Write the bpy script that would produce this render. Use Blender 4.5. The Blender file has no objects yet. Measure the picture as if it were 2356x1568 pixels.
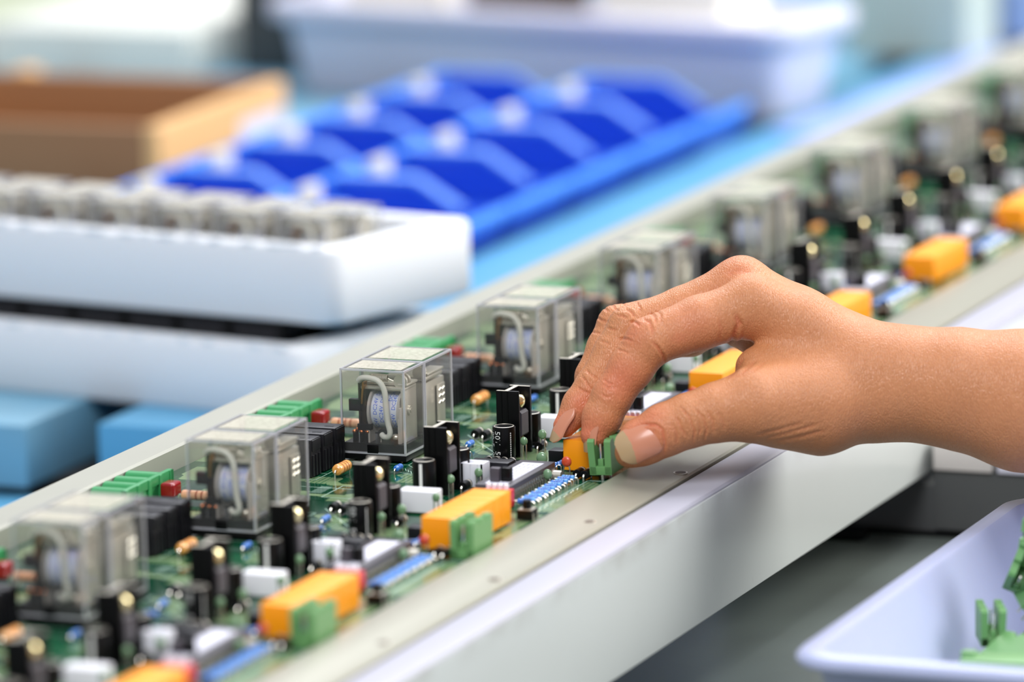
import bpy, bmesh, math, random
import numpy as np
from mathutils import Vector, Matrix
random.seed(7)
S = 0.001                      # every number below is in millimetres
C = bpy.context.scene.collection
R_ = math.radians
PI = math.pi

# ------------------------------------------------------------------ materials
def lin(c):
    c = c / 255.0
    return c / 12.92 if c <= 0.04045 else ((c + 0.055) / 1.055) ** 2.4

def rgb(*c):
    return (lin(c[0]), lin(c[1]), lin(c[2]), 1.0)

MATS = {}
def mat(name, col, rough=0.5, metal=0.0, spec=0.5, var=0.06, scale=120.0, bump=0.0, bscale=600.0,
        alpha=None, trans=0.0, sss=0.0, coat=0.0, stretch=None, dark=None):
    """Principled material with a little procedural variation of colour and roughness (object coordinates, metres)."""
    if name in MATS:
        return MATS[name]
    m = bpy.data.materials.new(name)
    m.use_nodes = True
    nt = m.node_tree
    N, L = nt.nodes, nt.links
    b = N['Principled BSDF']
    tc = N.new('ShaderNodeTexCoord')
    mp = N.new('ShaderNodeMapping')
    L.new(tc.outputs['Object'], mp.inputs[0])
    if stretch:
        mp.inputs['Scale'].default_value = stretch
    no = N.new('ShaderNodeTexNoise')
    no.inputs['Scale'].default_value = scale
    no.inputs['Detail'].default_value = 4
    L.new(mp.outputs[0], no.inputs['Vector'])
    mx = N.new('ShaderNodeMix'); mx.data_type = 'RGBA'
    L.new(no.outputs['Fac'], mx.inputs['Factor'])
    base = rgb(*col)
    if dark is None:
        a = tuple(min(1, x * (1 - var)) for x in base[:3]) + (1,)
    else:
        a = rgb(*dark)
    c2 = tuple(min(1, x * (1 + var)) for x in base[:3]) + (1,)
    mx.inputs['A'].default_value = a
    mx.inputs['B'].default_value = c2
    L.new(mx.outputs['Result'], b.inputs['Base Color'])
    b.inputs['Roughness'].default_value = rough
    b.inputs['Metallic'].default_value = metal
    b.inputs['Specular IOR Level'].default_value = spec
    if alpha is not None:
        b.inputs['Alpha'].default_value = alpha
    if trans:
        b.inputs['Transmission Weight'].default_value = trans
    if sss:
        b.inputs['Subsurface Weight'].default_value = sss
        b.inputs['Subsurface Radius'].default_value = (1.0, 0.6, 0.4)
        b.inputs['Subsurface Scale'].default_value = 0.004
    if coat:
        b.inputs['Coat Weight'].default_value = coat
    if bump:
        n2 = N.new('ShaderNodeTexNoise')
        n2.inputs['Scale'].default_value = bscale
        n2.inputs['Detail'].default_value = 3
        L.new(mp.outputs[0], n2.inputs['Vector'])
        bp = N.new('ShaderNodeBump')
        bp.inputs['Strength'].default_value = bump
        bp.inputs['Distance'].default_value = 0.0005
        L.new(n2.outputs['Fac'], bp.inputs['Height'])
        L.new(bp.outputs[0], b.inputs['Normal'])
    MATS[name] = m
    return m

def clear_mat(name, tint, gloss=0.09, haze=0.05, hazecol=(225, 225, 225), rough=0.03, noise=0.0, nscale=400):
    """Thin clear plastic wall: transparent, with a fresnel gloss and a trace of haze."""
    m = bpy.data.materials.new(name); m.use_nodes = True
    nt = m.node_tree; N, L = nt.nodes, nt.links
    for n in list(N):
        N.remove(n)
    out = N.new('ShaderNodeOutputMaterial')
    tr = N.new('ShaderNodeBsdfTransparent'); tr.inputs[0].default_value = rgb(*tint)
    gl = N.new('ShaderNodeBsdfGlossy'); gl.inputs['Roughness'].default_value = rough
    df = N.new('ShaderNodeBsdfDiffuse'); df.inputs[0].default_value = rgb(*hazecol)
    lw = N.new('ShaderNodeLayerWeight'); lw.inputs['Blend'].default_value = 0.22
    mu = N.new('ShaderNodeMath'); mu.operation = 'MULTIPLY_ADD'
    mu.inputs[1].default_value = 0.55; mu.inputs[2].default_value = gloss * 0.5
    L.new(lw.outputs['Fresnel'], mu.inputs[0])
    m1 = N.new('ShaderNodeMixShader'); m1.inputs[0].default_value = haze
    L.new(tr.outputs[0], m1.inputs[1]); L.new(df.outputs[0], m1.inputs[2])
    if noise:
        tc = N.new('ShaderNodeTexCoord')
        no = N.new('ShaderNodeTexNoise'); no.inputs['Scale'].default_value = nscale; no.inputs['Detail'].default_value = 3
        L.new(tc.outputs['Object'], no.inputs['Vector'])
        ma = N.new('ShaderNodeMath'); ma.operation = 'MULTIPLY_ADD'
        ma.inputs[1].default_value = noise; ma.inputs[2].default_value = haze - noise * 0.5
        ma.use_clamp = True
        L.new(no.outputs['Fac'], ma.inputs[0]); L.new(ma.outputs[0], m1.inputs[0])
    m2 = N.new('ShaderNodeMixShader')
    L.new(mu.outputs[0], m2.inputs[0]); L.new(m1.outputs[0], m2.inputs[1]); L.new(gl.outputs[0], m2.inputs[2])
    L.new(m2.outputs[0], out.inputs[0])
    MATS[name] = m
    return m

# ------------------------------------------------------------------ mesh builder
class MB:
    def __init__(s):
        s.v, s.f, s.m = [], [], []
    def add(s, vs, fs, mi=0):
        o = len(s.v)
        s.v += [tuple(v) for v in vs]
        s.f += [tuple(i + o for i in f) for f in fs]
        s.m += [mi] * len(fs)
        return s
    def box(s, x0, x1, y0, y1, z0, z1, bev=0.0, mi=0, seg=2, mtx=None):
        if bev <= 0:
            vs = [(x0, y0, z0), (x1, y0, z0), (x1, y1, z0), (x0, y1, z0), (x0, y0, z1), (x1, y0, z1), (x1, y1, z1), (x0, y1, z1)]
            fs = [(0, 3, 2, 1), (4, 5, 6, 7), (0, 1, 5, 4), (1, 2, 6, 5), (2, 3, 7, 6), (3, 0, 4, 7)]
        else:
            bm = bmesh.new()
            bmesh.ops.create_cube(bm, size=1.0)
            for v in bm.verts:
                v.co = Vector(((x0 + x1) / 2 + v.co.x * (x1 - x0), (y0 + y1) / 2 + v.co.y * (y1 - y0), (z0 + z1) / 2 + v.co.z * (z1 - z0)))
            bmesh.ops.bevel(bm, geom=bm.edges[:], offset=bev, segments=seg, affect='EDGES', profile=0.6)
            bm.verts.index_update()
            vs = [tuple(v.co) for v in bm.verts]
            fs = [tuple(v.index for v in f.verts) for f in bm.faces]
            bm.free()
        if mtx is not None:
            vs = [tuple(mtx @ Vector(v)) for v in vs]
        return s.add(vs, fs, mi)
    def tube(s, pts, r, n=12, cap=True, mi=0):
        pts = [Vector(p) for p in pts]
        rs = r if isinstance(r, (list, tuple)) else [r] * len(pts)
        vs, fs = [], []
        t0 = (pts[1] - pts[0]).normalized()
        up = Vector((0, 0, 1)) if abs(t0.z) < 0.9 else Vector((1, 0, 0))
        a = t0.cross(up).normalized()
        for i, p in enumerate(pts):
            t = (pts[min(i + 1, len(pts) - 1)] - pts[max(i - 1, 0)]).normalized()
            a = (a - t * a.dot(t)).normalized()
            b = t.cross(a)
            for k in range(n):
                q = 2 * PI * k / n
                vs.append(tuple(p + (a * math.cos(q) + b * math.sin(q)) * rs[i]))
        for i in range(len(pts) - 1):
            for k in range(n):
                k2 = (k + 1) % n
                fs.append((i * n + k, i * n + k2, (i + 1) * n + k2, (i + 1) * n + k))
        if cap:
            fs.append(tuple(range(n))[::-1])
            fs.append(tuple((len(pts) - 1) * n + k for k in range(n)))
        return s.add(vs, fs, mi)
    def lathe(s, prof, o=(0, 0, 0), ax='z', n=24, mi=0, mis=None):
        """prof: (r, h) pairs revolved about an axis through o."""
        vs, fs, ms = [], [], []
        for r, h in prof:
            for k in range(n):
                q = 2 * PI * k / n
                c, d = r * math.cos(q), r * math.sin(q)
                p = {'z': (c, d, h), 'x': (h, c, d), 'y': (d, h, c)}[ax]
                vs.append((p[0] + o[0], p[1] + o[1], p[2] + o[2]))
        for i in range(len(prof) - 1):
            for k in range(n):
                k2 = (k + 1) % n
                fs.append((i * n + k, i * n + k2, (i + 1) * n + k2, (i + 1) * n + k))
                ms.append(mis[i] if mis else mi)
        fs.append(tuple(range(n))[::-1]); ms.append(mis[0] if mis else mi)
        fs.append(tuple((len(prof) - 1) * n + k for k in range(n))); ms.append(mis[-1] if mis else mi)
        b = len(s.v)
        s.add(vs, fs)
        s.m[-len(fs):] = ms
        return s
    def prism(s, poly, a0, a1, ax='z', mi=0):
        """2-D polygon extruded along an axis (x: poly is (y,z); y: poly is (x,z); z: poly is (x,y))."""
        f = {'z': lambda p, a: (p[0], p[1], a), 'y': lambda p, a: (p[0], a, p[1]), 'x': lambda p, a: (a, p[0], p[1])}[ax]
        n = len(poly)
        vs = [f(p, a0) for p in poly] + [f(p, a1) for p in poly]
        fs = [tuple(range(n))[::-1], tuple(range(n, 2 * n))] + [(i, (i + 1) % n, n + (i + 1) % n, n + i) for i in range(n)]
        return s.add(vs, fs, mi)
    def ell(s, c, r, n=16, m=10, mi=0):
        prof = []
        vs, fs = [], []
        for i in range(m + 1):
            t = PI * i / m
            for k in range(n):
                q = 2 * PI * k / n
                vs.append((c[0] + r[0] * math.sin(t) * math.cos(q), c[1] + r[1] * math.sin(t) * math.sin(q), c[2] - r[2] * math.cos(t)))
        for i in range(m):
            for k in range(n):
                k2 = (k + 1) % n
                fs.append((i * n + k, i * n + k2, (i + 1) * n + k2, (i + 1) * n + k))
        return s.add(vs, fs, mi)
    def mesh(s, name, smooth=35):
        me = bpy.data.meshes.new(name)
        me.from_pydata([(x * S, y * S, z * S) for x, y, z in s.v], [], s.f)
        me.polygons.foreach_set('material_index', s.m)
        bm = bmesh.new(); bm.from_mesh(me)
        bmesh.ops.remove_doubles(bm, verts=bm.verts[:], dist=1e-7)
        bmesh.ops.recalc_face_normals(bm, faces=bm.faces[:])
        bm.to_mesh(me); bm.free()
        if smooth:
            me.shade_smooth()
            me.set_sharp_from_angle(angle=R_(smooth))
        return me

CACHE = {}
def part(name, mats, fn, parent=None, loc=(0, 0, 0), rot=(0, 0, 0), key=None, label=None, smooth=35):
    """One mesh object; fn fills a mesh builder.  With a key the mesh is built once and shared by its copies."""
    me = CACHE.get(key) if key else None
    if me is None:
        b = MB(); fn(b)
        me = b.mesh(key or name, smooth)
        for m in (mats if isinstance(mats, (list, tuple)) else [mats]):
            me.materials.append(m)
        if key:
            CACHE[key] = me
    o = bpy.data.objects.new(name, me)
    C.objects.link(o)
    o.parent = parent
    o.location = Vector(loc) * S
    o.rotation_euler = rot
    if label:
        o['label'] = label
    return o

def thing(name, label, cat, loc=(0, 0, 0), rotz=0.0, group=None, rot=None):
    o = bpy.data.objects.new(name, None)
    o.empty_display_size = 0.01
    C.objects.link(o)
    o.location = Vector(loc) * S
    o.rotation_euler = rot or (0, 0, rotz)
    o['label'] = label; o['category'] = cat
    if group:
        o['group'] = group
    return o

def tag(o, label, cat, group=None, kind=None):
    o['label'] = label; o['category'] = cat
    if group: o['group'] = group
    if kind: o['kind'] = kind
    return o

def text_into(b, txt, size, fmap, mi=0):
    """Lettering as thin geometry: fmap turns flat (x, y) millimetres of the line of text into a point on the surface."""
    cu = bpy.data.curves.new('lettering', 'FONT')
    cu.body = txt; cu.size = size; cu.align_x = 'CENTER'; cu.align_y = 'CENTER'; cu.resolution_u = 2
    ob = bpy.data.objects.new('lettering', cu)
    C.objects.link(ob)
    bpy.context.view_layer.update()
    me = bpy.data.meshes.new_from_object(ob.evaluated_get(bpy.context.evaluated_depsgraph_get()))
    b.add([fmap(v.co.x, v.co.y) for v in me.vertices], [tuple(p.vertices) for p in me.polygons], mi)
    bpy.data.objects.remove(ob); bpy.data.curves.remove(cu); bpy.data.meshes.remove(me)

def bez(pts, n=6):
    """Smooth polyline through points (Catmull-Rom)."""
    P = [Vector(p) for p in pts]
    P = [P[0] * 2 - P[1]] + P + [P[-1] * 2 - P[-2]]
    out = []
    for i in range(1, len(P) - 2):
        for k in range(n):
            t = k / n
            a, b, c, d = P[i - 1], P[i], P[i + 1], P[i + 2]
            out.append(0.5 * ((2 * b) + (c - a) * t + (2 * a - 5 * b + 4 * c - d) * t * t + (3 * b - a - 3 * c + d) * t ** 3))
    out.append(P[-2])
    return out

# palette ------------------------------------------------------------
black = mat('black_plastic', (12, 12, 13), 0.3, spec=0.22, var=0.2)
blackmatt = mat('black_moulding', (24, 23, 27), 0.4, spec=0.35, var=0.15)
anod = mat('black_anodised', (7, 7, 8), 0.33, spec=0.2, var=0.2, stretch=(1, 1, 0.05), scale=900)
rawalu = mat('raw_aluminium', (196, 190, 176), 0.45, 0.6, var=0.1)
tin = mat('tinned_wire', (226, 222, 212), 0.22, 0.9, var=0.05)
steel = mat('nickel_plate', (222, 216, 202), 0.28, 0.6, var=0.1, scale=200)
brass = mat('brass_screw', (244, 228, 176), 0.2, 0.75, var=0.05)
copper = mat('copper_contact', (214, 128, 82), 0.2, 1.0, var=0.1)
phos = mat('phosphor_bronze', (176, 122, 60), 0.3, 0.9, var=0.1)
ivory = mat('ivory_insulation', (228, 226, 214), 0.4, var=0.03, sss=0.1)
whitepl = mat('white_nylon', (232, 232, 238), 0.35, var=0.02, sss=0.1)
whitecer = mat('white_ceramic', (238, 238, 242), 0.3, var=0.02)
tape = mat('white_tape', (218, 222, 236), 0.4, var=0.03)
blueink = mat('blue_ink', (40, 96, 220), 0.5, var=0.03)
whiteink = mat('white_ink', (226, 226, 222), 0.5, var=0.03)
silk = mat('silkscreen_ink', (150, 180, 162), 0.5, var=0.03)
bobbin = mat('bobbin_nylon', (206, 198, 190), 0.35, var=0.04, alpha=0.75)
darkmetal = mat('dark_spring_metal', (70, 58, 46), 0.35, 0.8, var=0.3)
orange = mat('orange_plastic', (250, 156, 14), 0.42, var=0.03, spec=0.4, sss=0.08)
red = mat('red_plastic', (206, 30, 46), 0.4, var=0.05)
redcap = mat('red_lacquer', (140, 16, 22), 0.18, var=0.1, coat=0.4)
redcer = mat('red_ceramic', (206, 76, 44), 0.3, var=0.06, coat=0.3)
greencer = mat('green_lacquer', (116, 150, 112), 0.25, var=0.06, coat=0.5)
greencon = mat('leaf_green_plastic', (102, 152, 92), 0.4, var=0.04, sss=0.1)
greendark = mat('emerald_plastic', (50, 140, 82), 0.38, var=0.05)
tan = mat('tan_lacquer', (226, 158, 78), 0.3, var=0.05, coat=0.3)
salmon = mat('salmon_lacquer', (216, 160, 122), 0.35, var=0.05, coat=0.2)
band_brown = mat('brown_band', (150, 72, 30), 0.35)
blueres = mat('blue_lacquer', (52, 120, 206), 0.3, var=0.06, coat=0.3)
skyres = mat('sky_lacquer', (86, 160, 232), 0.3, var=0.06, coat=0.3)
navy = mat('navy_band', (28, 40, 120), 0.35)
chiptop = mat('grey_chip_epoxy', (74, 70, 76), 0.45, var=0.1)
paper = mat('label_paper', (214, 214, 226), 0.55, var=0.03)
cover_m = clear_mat('clear_polycarbonate', (250, 250, 248), 0.08, 0.05, (222, 222, 220))
edge_m = clear_mat('clear_cover_edge', (232, 232, 232), 0.5, 0.5, (236, 236, 242), 0.12)
top_m = clear_mat('embossed_cover_top', (240, 236, 224), 0.2, 0.62, (226, 220, 202), 0.1, noise=0.6, nscale=700)

def pcb_material():
    m = bpy.data.materials.new('green_solder_mask'); m.use_nodes = True
    nt = m.node_tree; N, L = nt.nodes, nt.links
    b = N['Principled BSDF']
    tc = N.new('ShaderNodeTexCoord')
    vo = N.new('ShaderNodeTexVoronoi'); vo.distance = 'CHEBYCHEV'; vo.inputs['Scale'].default_value = 62
    L.new(tc.outputs['Object'], vo.inputs['Vector'])
    sp = N.new('ShaderNodeSeparateColor'); L.new(vo.outputs['Color'], sp.inputs[0])
    cr = N.new('ShaderNodeValToRGB'); cr.color_ramp.interpolation = 'CONSTANT'
    e = cr.color_ramp.elements
    e[0].position = 0; e[0].color = rgb(6, 60, 38)
    e[1].position = 0.48; e[1].color = rgb(112, 136, 98)
    x = e.new(0.74); x.color = rgb(14, 80, 50)
    x = e.new(0.9); x.color = rgb(128, 150, 112)
    L.new(sp.outputs['Red'], cr.inputs[0])
    wv = N.new('ShaderNodeTexWave'); wv.inputs['Scale'].default_value = 150; wv.inputs['Distortion'].default_value = 0.0
    wv.bands_direction = 'X'
    L.new(tc.outputs['Object'], wv.inputs['Vector'])
    n2 = N.new('ShaderNodeTexNoise'); n2.inputs['Scale'].default_value = 26
    L.new(tc.outputs['Object'], n2.inputs['Vector'])
    gt = N.new('ShaderNodeMath'); gt.operation = 'GREATER_THAN'; gt.inputs[1].default_value = 0.9
    L.new(wv.outputs['Fac'], gt.inputs[0])
    g2 = N.new('ShaderNodeMath'); g2.operation = 'GREATER_THAN'; g2.inputs[1].default_value = 0.52
    L.new(n2.outputs['Fac'], g2.inputs[0])
    mu = N.new('ShaderNodeMath'); mu.operation = 'MULTIPLY'
    L.new(gt.outputs[0], mu.inputs[0]); L.new(g2.outputs[0], mu.inputs[1])
    mx = N.new('ShaderNodeMix'); mx.data_type = 'RGBA'
    L.new(mu.outputs[0], mx.inputs['Factor']); L.new(cr.outputs[0], mx.inputs['A'])
    mx.inputs['B'].default_value = rgb(34, 98, 66)
    L.new(mx.outputs['Result'], b.inputs['Base Color'])
    b.inputs['Roughness'].default_value = 0.12
    b.inputs['Specular IOR Level'].default_value = 0.6
    MATS['pcb'] = m
    return m
pcb_m = pcb_material()

# ------------------------------------------------------------------ printed circuit boards on the rail
PITCH = 145.13
def m_base(b):
    b.box(-56.8, 119.3, -71.5, 72.8, -1.6, 0)
    m_silk(b)
def m_silk(b):
    def ln(pts, w=0.5, close=False):
        if close: pts = pts + pts[:1]
        for (x0, y0), (x1, y1) in zip(pts, pts[1:]):
            d = math.hypot(x1 - x0, y1 - y0) or 1
            nx, ny = -(y1 - y0) / d * w / 2, (x1 - x0) / d * w / 2
            b.add([(x0 + nx, y0 + ny, .05), (x1 + nx, y1 + ny, .05), (x1 - nx, y1 - ny, .05), (x0 - nx, y0 - ny, .05)], [(0, 3, 2, 1)], 1)
    ln([(-1.5, -1.5), (29.5, -1.5), (29.5, 52), (-1.5, 52)], .35, True)
    for y in (-13.6, -25.6, -37.6):
        ln([(-18, y), (5, y), (5, y + 11.6)], .35)
    ln([(20, -45), (60, -45), (60, -66), (20, -66)], .35, True)
    ln([(30, -2), (56, -30)], .4); ln([(33, -2), (59, -30)], .4)
    for k in range(12):
        ln([(31 + k * 2, -8 - k * 2), (33 + k * 2, -12 - k * 2)], .35)
        ln([(32 + k * 2, -16 - k * 1.2), (42 + k * 2, -16 - k * 1.2)], .3)
    ln([(30, 40), (56, 44)], .35); ln([(30, 60), (54, 30), (54, 10)], .35)
    ln([(109.5, -10), (109.5, -62), (117, -62), (117, -10)], .5, True)
    ln([(110, -9), (119, -9), (119, 6)], .4)
    for k in range(7):
        ln([(-30 + 4 * k, 8 + (k % 2)), (-27 + 4 * k, 8 + (k % 2))], .5)
        ln([(-48 + 3 * k, -10), (-46.5 + 3 * k, -10)], .5)
    for k in range(9):
        ln([(12, -48 - 1.4 * k), (17, -48 - 1.4 * k)], .3)
    ln([(-20, 30), (-4, 30), (-4, 5)], .35); ln([(4, -50), (48, -50)], .4)

def box_shell_edges(b, x0, x1, y0, y1, z0, z1, w, mi):
    for x in (x0, x1 - w):
        for y in (y0, y1 - w):
            b.box(x, x + w, y, y + w, z0, z1, mi=mi)
    for z in (z0, z1 - w):
        for y in (y0, y1 - w):
            b.box(x0 + w, x1 - w, y, y + w, z, z + w, mi=mi)
        for x in (x0, x1 - w):
            b.box(x, x + w, y0 + w, y1 - w, z, z + w, mi=mi)

def m_cover(D):
    def f(b):
        W, z0, z1, e = 28.0, 3.2, 37.6, 0.75
        q = [[(0, .35), (W, .35)], ]
        b.add([(e, .3, z0 + e), (W - e, .3, z0 + e), (W - e, .3, z1 - e), (e, .3, z1 - e)], [(0, 1, 2, 3)])
        b.add([(e, D - .3, z0 + e), (W - e, D - .3, z0 + e), (W - e, D - .3, z1 - e), (e, D - .3, z1 - e)], [(3, 2, 1, 0)])
        b.add([(.3, e, z0 + e), (.3, D - e, z0 + e), (.3, D - e, z1 - e), (.3, e, z1 - e)], [(3, 2, 1, 0)])
        b.add([(W - .3, e, z0 + e), (W - .3, D - e, z0 + e), (W - .3, D - e, z1 - e), (W - .3, e, z1 - e)], [(0, 1, 2, 3)])
        b.add([(e, e, z1 - .2), (W - e, e, z1 - .2), (W - e, D - e, z1 - .2), (e, D - e, z1 - .2)], [(0, 1, 2, 3)])
        b.add([(2.4, 2.4, z1 + .05), (W - 2.4, 2.4, z1 + .05), (W - 2.4, D - 2.4, z1 + .05), (2.4, D - 2.4, z1 + .05)], [(0, 1, 2, 3)], 2)
        box_shell_edges(b, 0, W, 0, D, z0, z1, e, 1)
    return f
def m_relay_base(D):
    def f(b):
        b.box(-.1, 28.1, -.1, D + .1, 0.9, 3.2, .15)
        b.box(.9, 27.1, .9, D - .9, 3.2, 7.4)
        b.box(11.2, 16.0, -.05, .9, 3.6, 7.0, .2)
        for x in (4, 9, 14, 19, 24):
            for y in (5, D - 5):
                b.box(x - .4, x + .4, y - .4, y + .4, -.5, 1, mi=1)
    return f
CX0, CX1, CY, CZ, CR = 11.6, 23.2, 11.0, 19.5, 7.4
def m_coil(b):
    b.lathe([(CR, CX0), (CR, CX1)], (0, CY, CZ), 'x', 40)
def m_bobbin(b):
    for x in (CX0 - 1.1, CX1 + .1):
        b.lathe([(CR + 1.6, x), (CR + 1.6, x + 1.0)], (0, CY, CZ), 'x', 40)
    b.box(CX0 - 1.6, CX0 - .2, 2.6, 8, 7.4, 13)
    b.box(CX1 + .5, CX1 + 1.8, 2.2, 5.6, 7.4, 22, .3)
def m_print(b):
    rr = CR + .03
    def mp(xc, a0):
        return lambda tx, ty: (xc - ty, CY - rr * math.cos(a0 + tx / rr), CZ + rr * math.sin(a0 + tx / rr))
    for xc, offs in ((13.5, (-.78, .36, 1.5)), (16.2, (-.1, 1.04)), (21.4, (-.5, .66)), (19.6, (1.15,))):
        for a in offs:
            text_into(b, 'DC24V', 2.35, mp(xc, a))
    n = 14
    for k in range(n):
        a0, a1 = -1.1 + k * .1, -1.1 + (k + 1) * .1
        b.add([(17.9, CY - rr * math.cos(a0), CZ + rr * math.sin(a0)), (18.25, CY - rr * math.cos(a0), CZ + rr * math.sin(a0)),
               (18.25, CY - rr * math.cos(a1), CZ + rr * math.sin(a1)), (17.9, CY - rr * math.cos(a1), CZ + rr * math.sin(a1))], [(0, 1, 2, 3)])
def m_wire(b):
    b.tube(bez([(6.8, 3.5, 32.2), (8.6, 2.6, 33.6), (12.0, 2.2, 33.8), (16, 2.2, 32.6), (18.4, 2.2, 28.8), (19.0, 2.2, 22), (19.6, 2.2, 16), (20.4, 2.2, 12.2), (19.6, 2.4, 10.2), (17.4, 3.2, 9.8), (15.8, 4.6, 10.4)]), 1.2, 12)
def m_frame(b):
    b.box(6.6, 26, 5, 17, 28.6, 29.8, .3)                          # armature plate
    b.box(8, 21, 8, 15, 30.0, 31.0, .3)
    b.box(24.4, 25.6, 4.5, 18, 7.4, 29.5, .3)                      # side yoke
    b.box(22.4, 26.6, 6, 17.5, 30.2, 31.3, .5)
    for y in (6.2, 9.4):
        b.lathe([(2.9, y), (2.9, y + 1.4)], (23.6, 0, 32.0), 'y', 20)
    b.tube([(24.7, 10, 20), (26.4, 10, 20)], 1.8, 16)              # rivet on the yoke
    b.tube([(24.7, 10, 20), (26.7, 10, 20)], .9, 12)
    for z in (9.5,):
        b.ell((21.2, 5.5, z), (2.2, 1.6, 1.4))                     # solder blob
    b.tube([(15.2, 4.5, 4), (15.6, 4.5, 10)], .35, 8)
    # return spring
    pts = []
    for k in range(15 * 10):
        a = 2 * PI * k / 10
        pts.append((10.5 + k * 7.6 / 150, 7 + 1.35 * math.cos(a), 33.2 + 1.35 * math.sin(a)))
    b.tube(pts, .26, 6)
    b.tube([(8.0, 7, 31.2), (10.4, 7, 33)], .3, 6); b.tube([(18.1, 7, 33), (21, 7, 31.8)], .3, 6)
def m_contacts(b):
    b.box(6.2, 7.0, 4, 16, 12, 31.5, mi=0)                         # dark leaf springs
    b.box(8.8, 9.4, 4, 16, 11, 28.5, mi=0)
    b.box(7.2, 8.6, 5, 15, 14, 27, mi=0)
    b.box(5.0, 5.8, 3.2, 6.4, 23.5, 32.5, mi=1, mtx=Matrix.Rotation(R_(6), 4, 'Y'))   # bronze strip
    b.box(2.6, 7.6, 2.4, 5.0, 20.0, 24.8, .2, mi=2)                # black slider block
    b.box(6.0, 11.6, 2.6, 6, 12.2, 14.8, .2, mi=2)
    for x in (4.6, 7.6, 10.2):                                      # copper contact pads and terminals
        b.box(x - .5, x + .5, 2.4, 6, 7.4, 11.4, mi=2)
        b.ell((x, 2.9, 11.6), (1.0, .8, .8), mi=3)
        b.ell((x + .2, 5.6, 11.9), (1.0, .8, .8), mi=3)
def m_rear_works(b):
    D = 28.4
    b.box(5, 25.6, 5, D - 3, 7.4, 27.5, .6, mi=0)
    b.box(8, 25.9, 6, D - 5, 28.2, 30.2, .9, mi=0)
    b.box(20, 26.2, 7, D - 4.5, 30.3, 31.4, .5, mi=0)
    b.lathe([(2.6, 6), (2.6, 9)], (22.5, 0, 31.5), 'y', 20)
    b.box(26.0, 26.5, D - 12.5, D - 4.5, 9, 25, .2, mi=0)
    for r in range(3):
        for c in range(2):
            y0 = D - 11.5 + c * 3.4
            b.tube([(26.6, y0, 22.5 - 2.6 * r), (26.6, y0 + 2.2, 23.3 - 2.6 * r), (26.6, y0 + 2.2, 22.0 - 2.6 * r)], .28, 6, mi=1)
    b.box(4, 5, 6, D - 6, 7.4, 26, mi=2)

def add_relay(parent, loc, rear=False, rot=(0, 0, 0), name='relay', toplevel=None, simple=False):
    D = 28.4 if rear else 20.6
    k = 'rear' if rear else 'front'
    base = part(name, [black, tin], m_relay_base(D), parent, loc, rot, 'relay_base_' + k)
    if toplevel:
        tag(base, *toplevel)
    part('cover', [cover_m, edge_m, top_m], m_cover(D), base, key='relay_cover_' + k, label='clear plastic cover')
    if rear:
        part('frame', [steel, tin, darkmetal], m_rear_works, base, key='relay_rear_works', label='silver metal frame')
        return base
    c = part('coil', [tape], m_coil, base, key='relay_coil', label='coil wrapped in white tape printed DC24V')
    if not simple:
        part('coil_print', [blueink], m_print, base, key='relay_print', label='blue lettering DC24V', smooth=0)
    part('bobbin', [bobbin], m_bobbin, base, key='relay_bobbin')
    part('wire', [ivory], m_wire, base, key='relay_wire', label='thick white wire')
    part('frame', [steel], m_frame, base, key='relay_frame', label='silver metal frame with spring')
    part('contacts', [darkmetal, phos, black, copper], m_contacts, base, key='relay_contacts', label='dark contacts with copper pads')
    return base

def m_switch_relay(b):
    b.box(-18, 2.4, -9.4, 0, .4, 15.4, .35)
    b.box(-16.5, .8, -10.9, .1, .5, 9.0)
    for y in (-7.8, -4.8, -1.8):
        b.box(2.2, 2.9, y - .7, y + .7, .6, 9.0)
    b.box(2.2, 2.8, -8.6, -.6, 10.6, 15.0, .1)
    b.box(-3.6, 0.2, -6.4, -5.0, 15.3, 15.48, mi=1)
def m_heat_sink(b):
    b.box(0, 9.2, 0, 1.5, .3, 27.0, .15)                             # near fin
    b.box(.8, 9.9, 11.4, 12.9, .3, 27.0, .15)                        # far fin
    b.box(3.3, 4.7, 1.4, 11.5, .3, 26.9)                             # web
    for x in (1.8, 4.4):
        b.box(x, x + .5, -.25, 0, .3, 27.0)
    b.box(9.2, 9.6, 0, .7, .3, 27.0); b.box(-.3, 0, .3, 1.2, .3, 27)
    b.box(3.1, 4.9, 0.1, 12.8, 26.95, 27.05, mi=1)                   # sawn bright top edge
    b.box(0, 3.6, 0, 1.4, 26.95, 27.04, mi=1); b.box(1, 9.6, 11.5, 12.8, 26.95, 27.02, mi=1)
def m_transistor(b):
    b.box(4.7, 5.4, 2.6, 10.0, 9.0, 24.4)
    b.prism([(5.4, 8.0), (9.0, 8.0), (9.6, 8.8), (9.6, 17.4), (8.6, 18.4), (5.4, 18.4)], 2.8, 9.8, 'y', mi=1)
    for y in (4.0, 6.3, 8.6):
        b.tube([(7.4, y, -.5), (7.4, y, 8.2)], .42, 8, mi=2)
def m_screw(b):
    b.lathe([(1.5, 5.3), (1.5, 6.8), (2.7, 6.9), (2.6, 8.6), (1.5, 9.4), (.3, 9.7)], (0, 6.0, 22.0), 'x', 20)
    b.lathe([(3.2, 5.35), (3.2, 6.0)], (0, 6.0, 22.0), 'x', 24)
    b.tube([(6.2, 4.6, 24.2), (6.8, 4.2, 26.0)], .5, 8)
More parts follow.
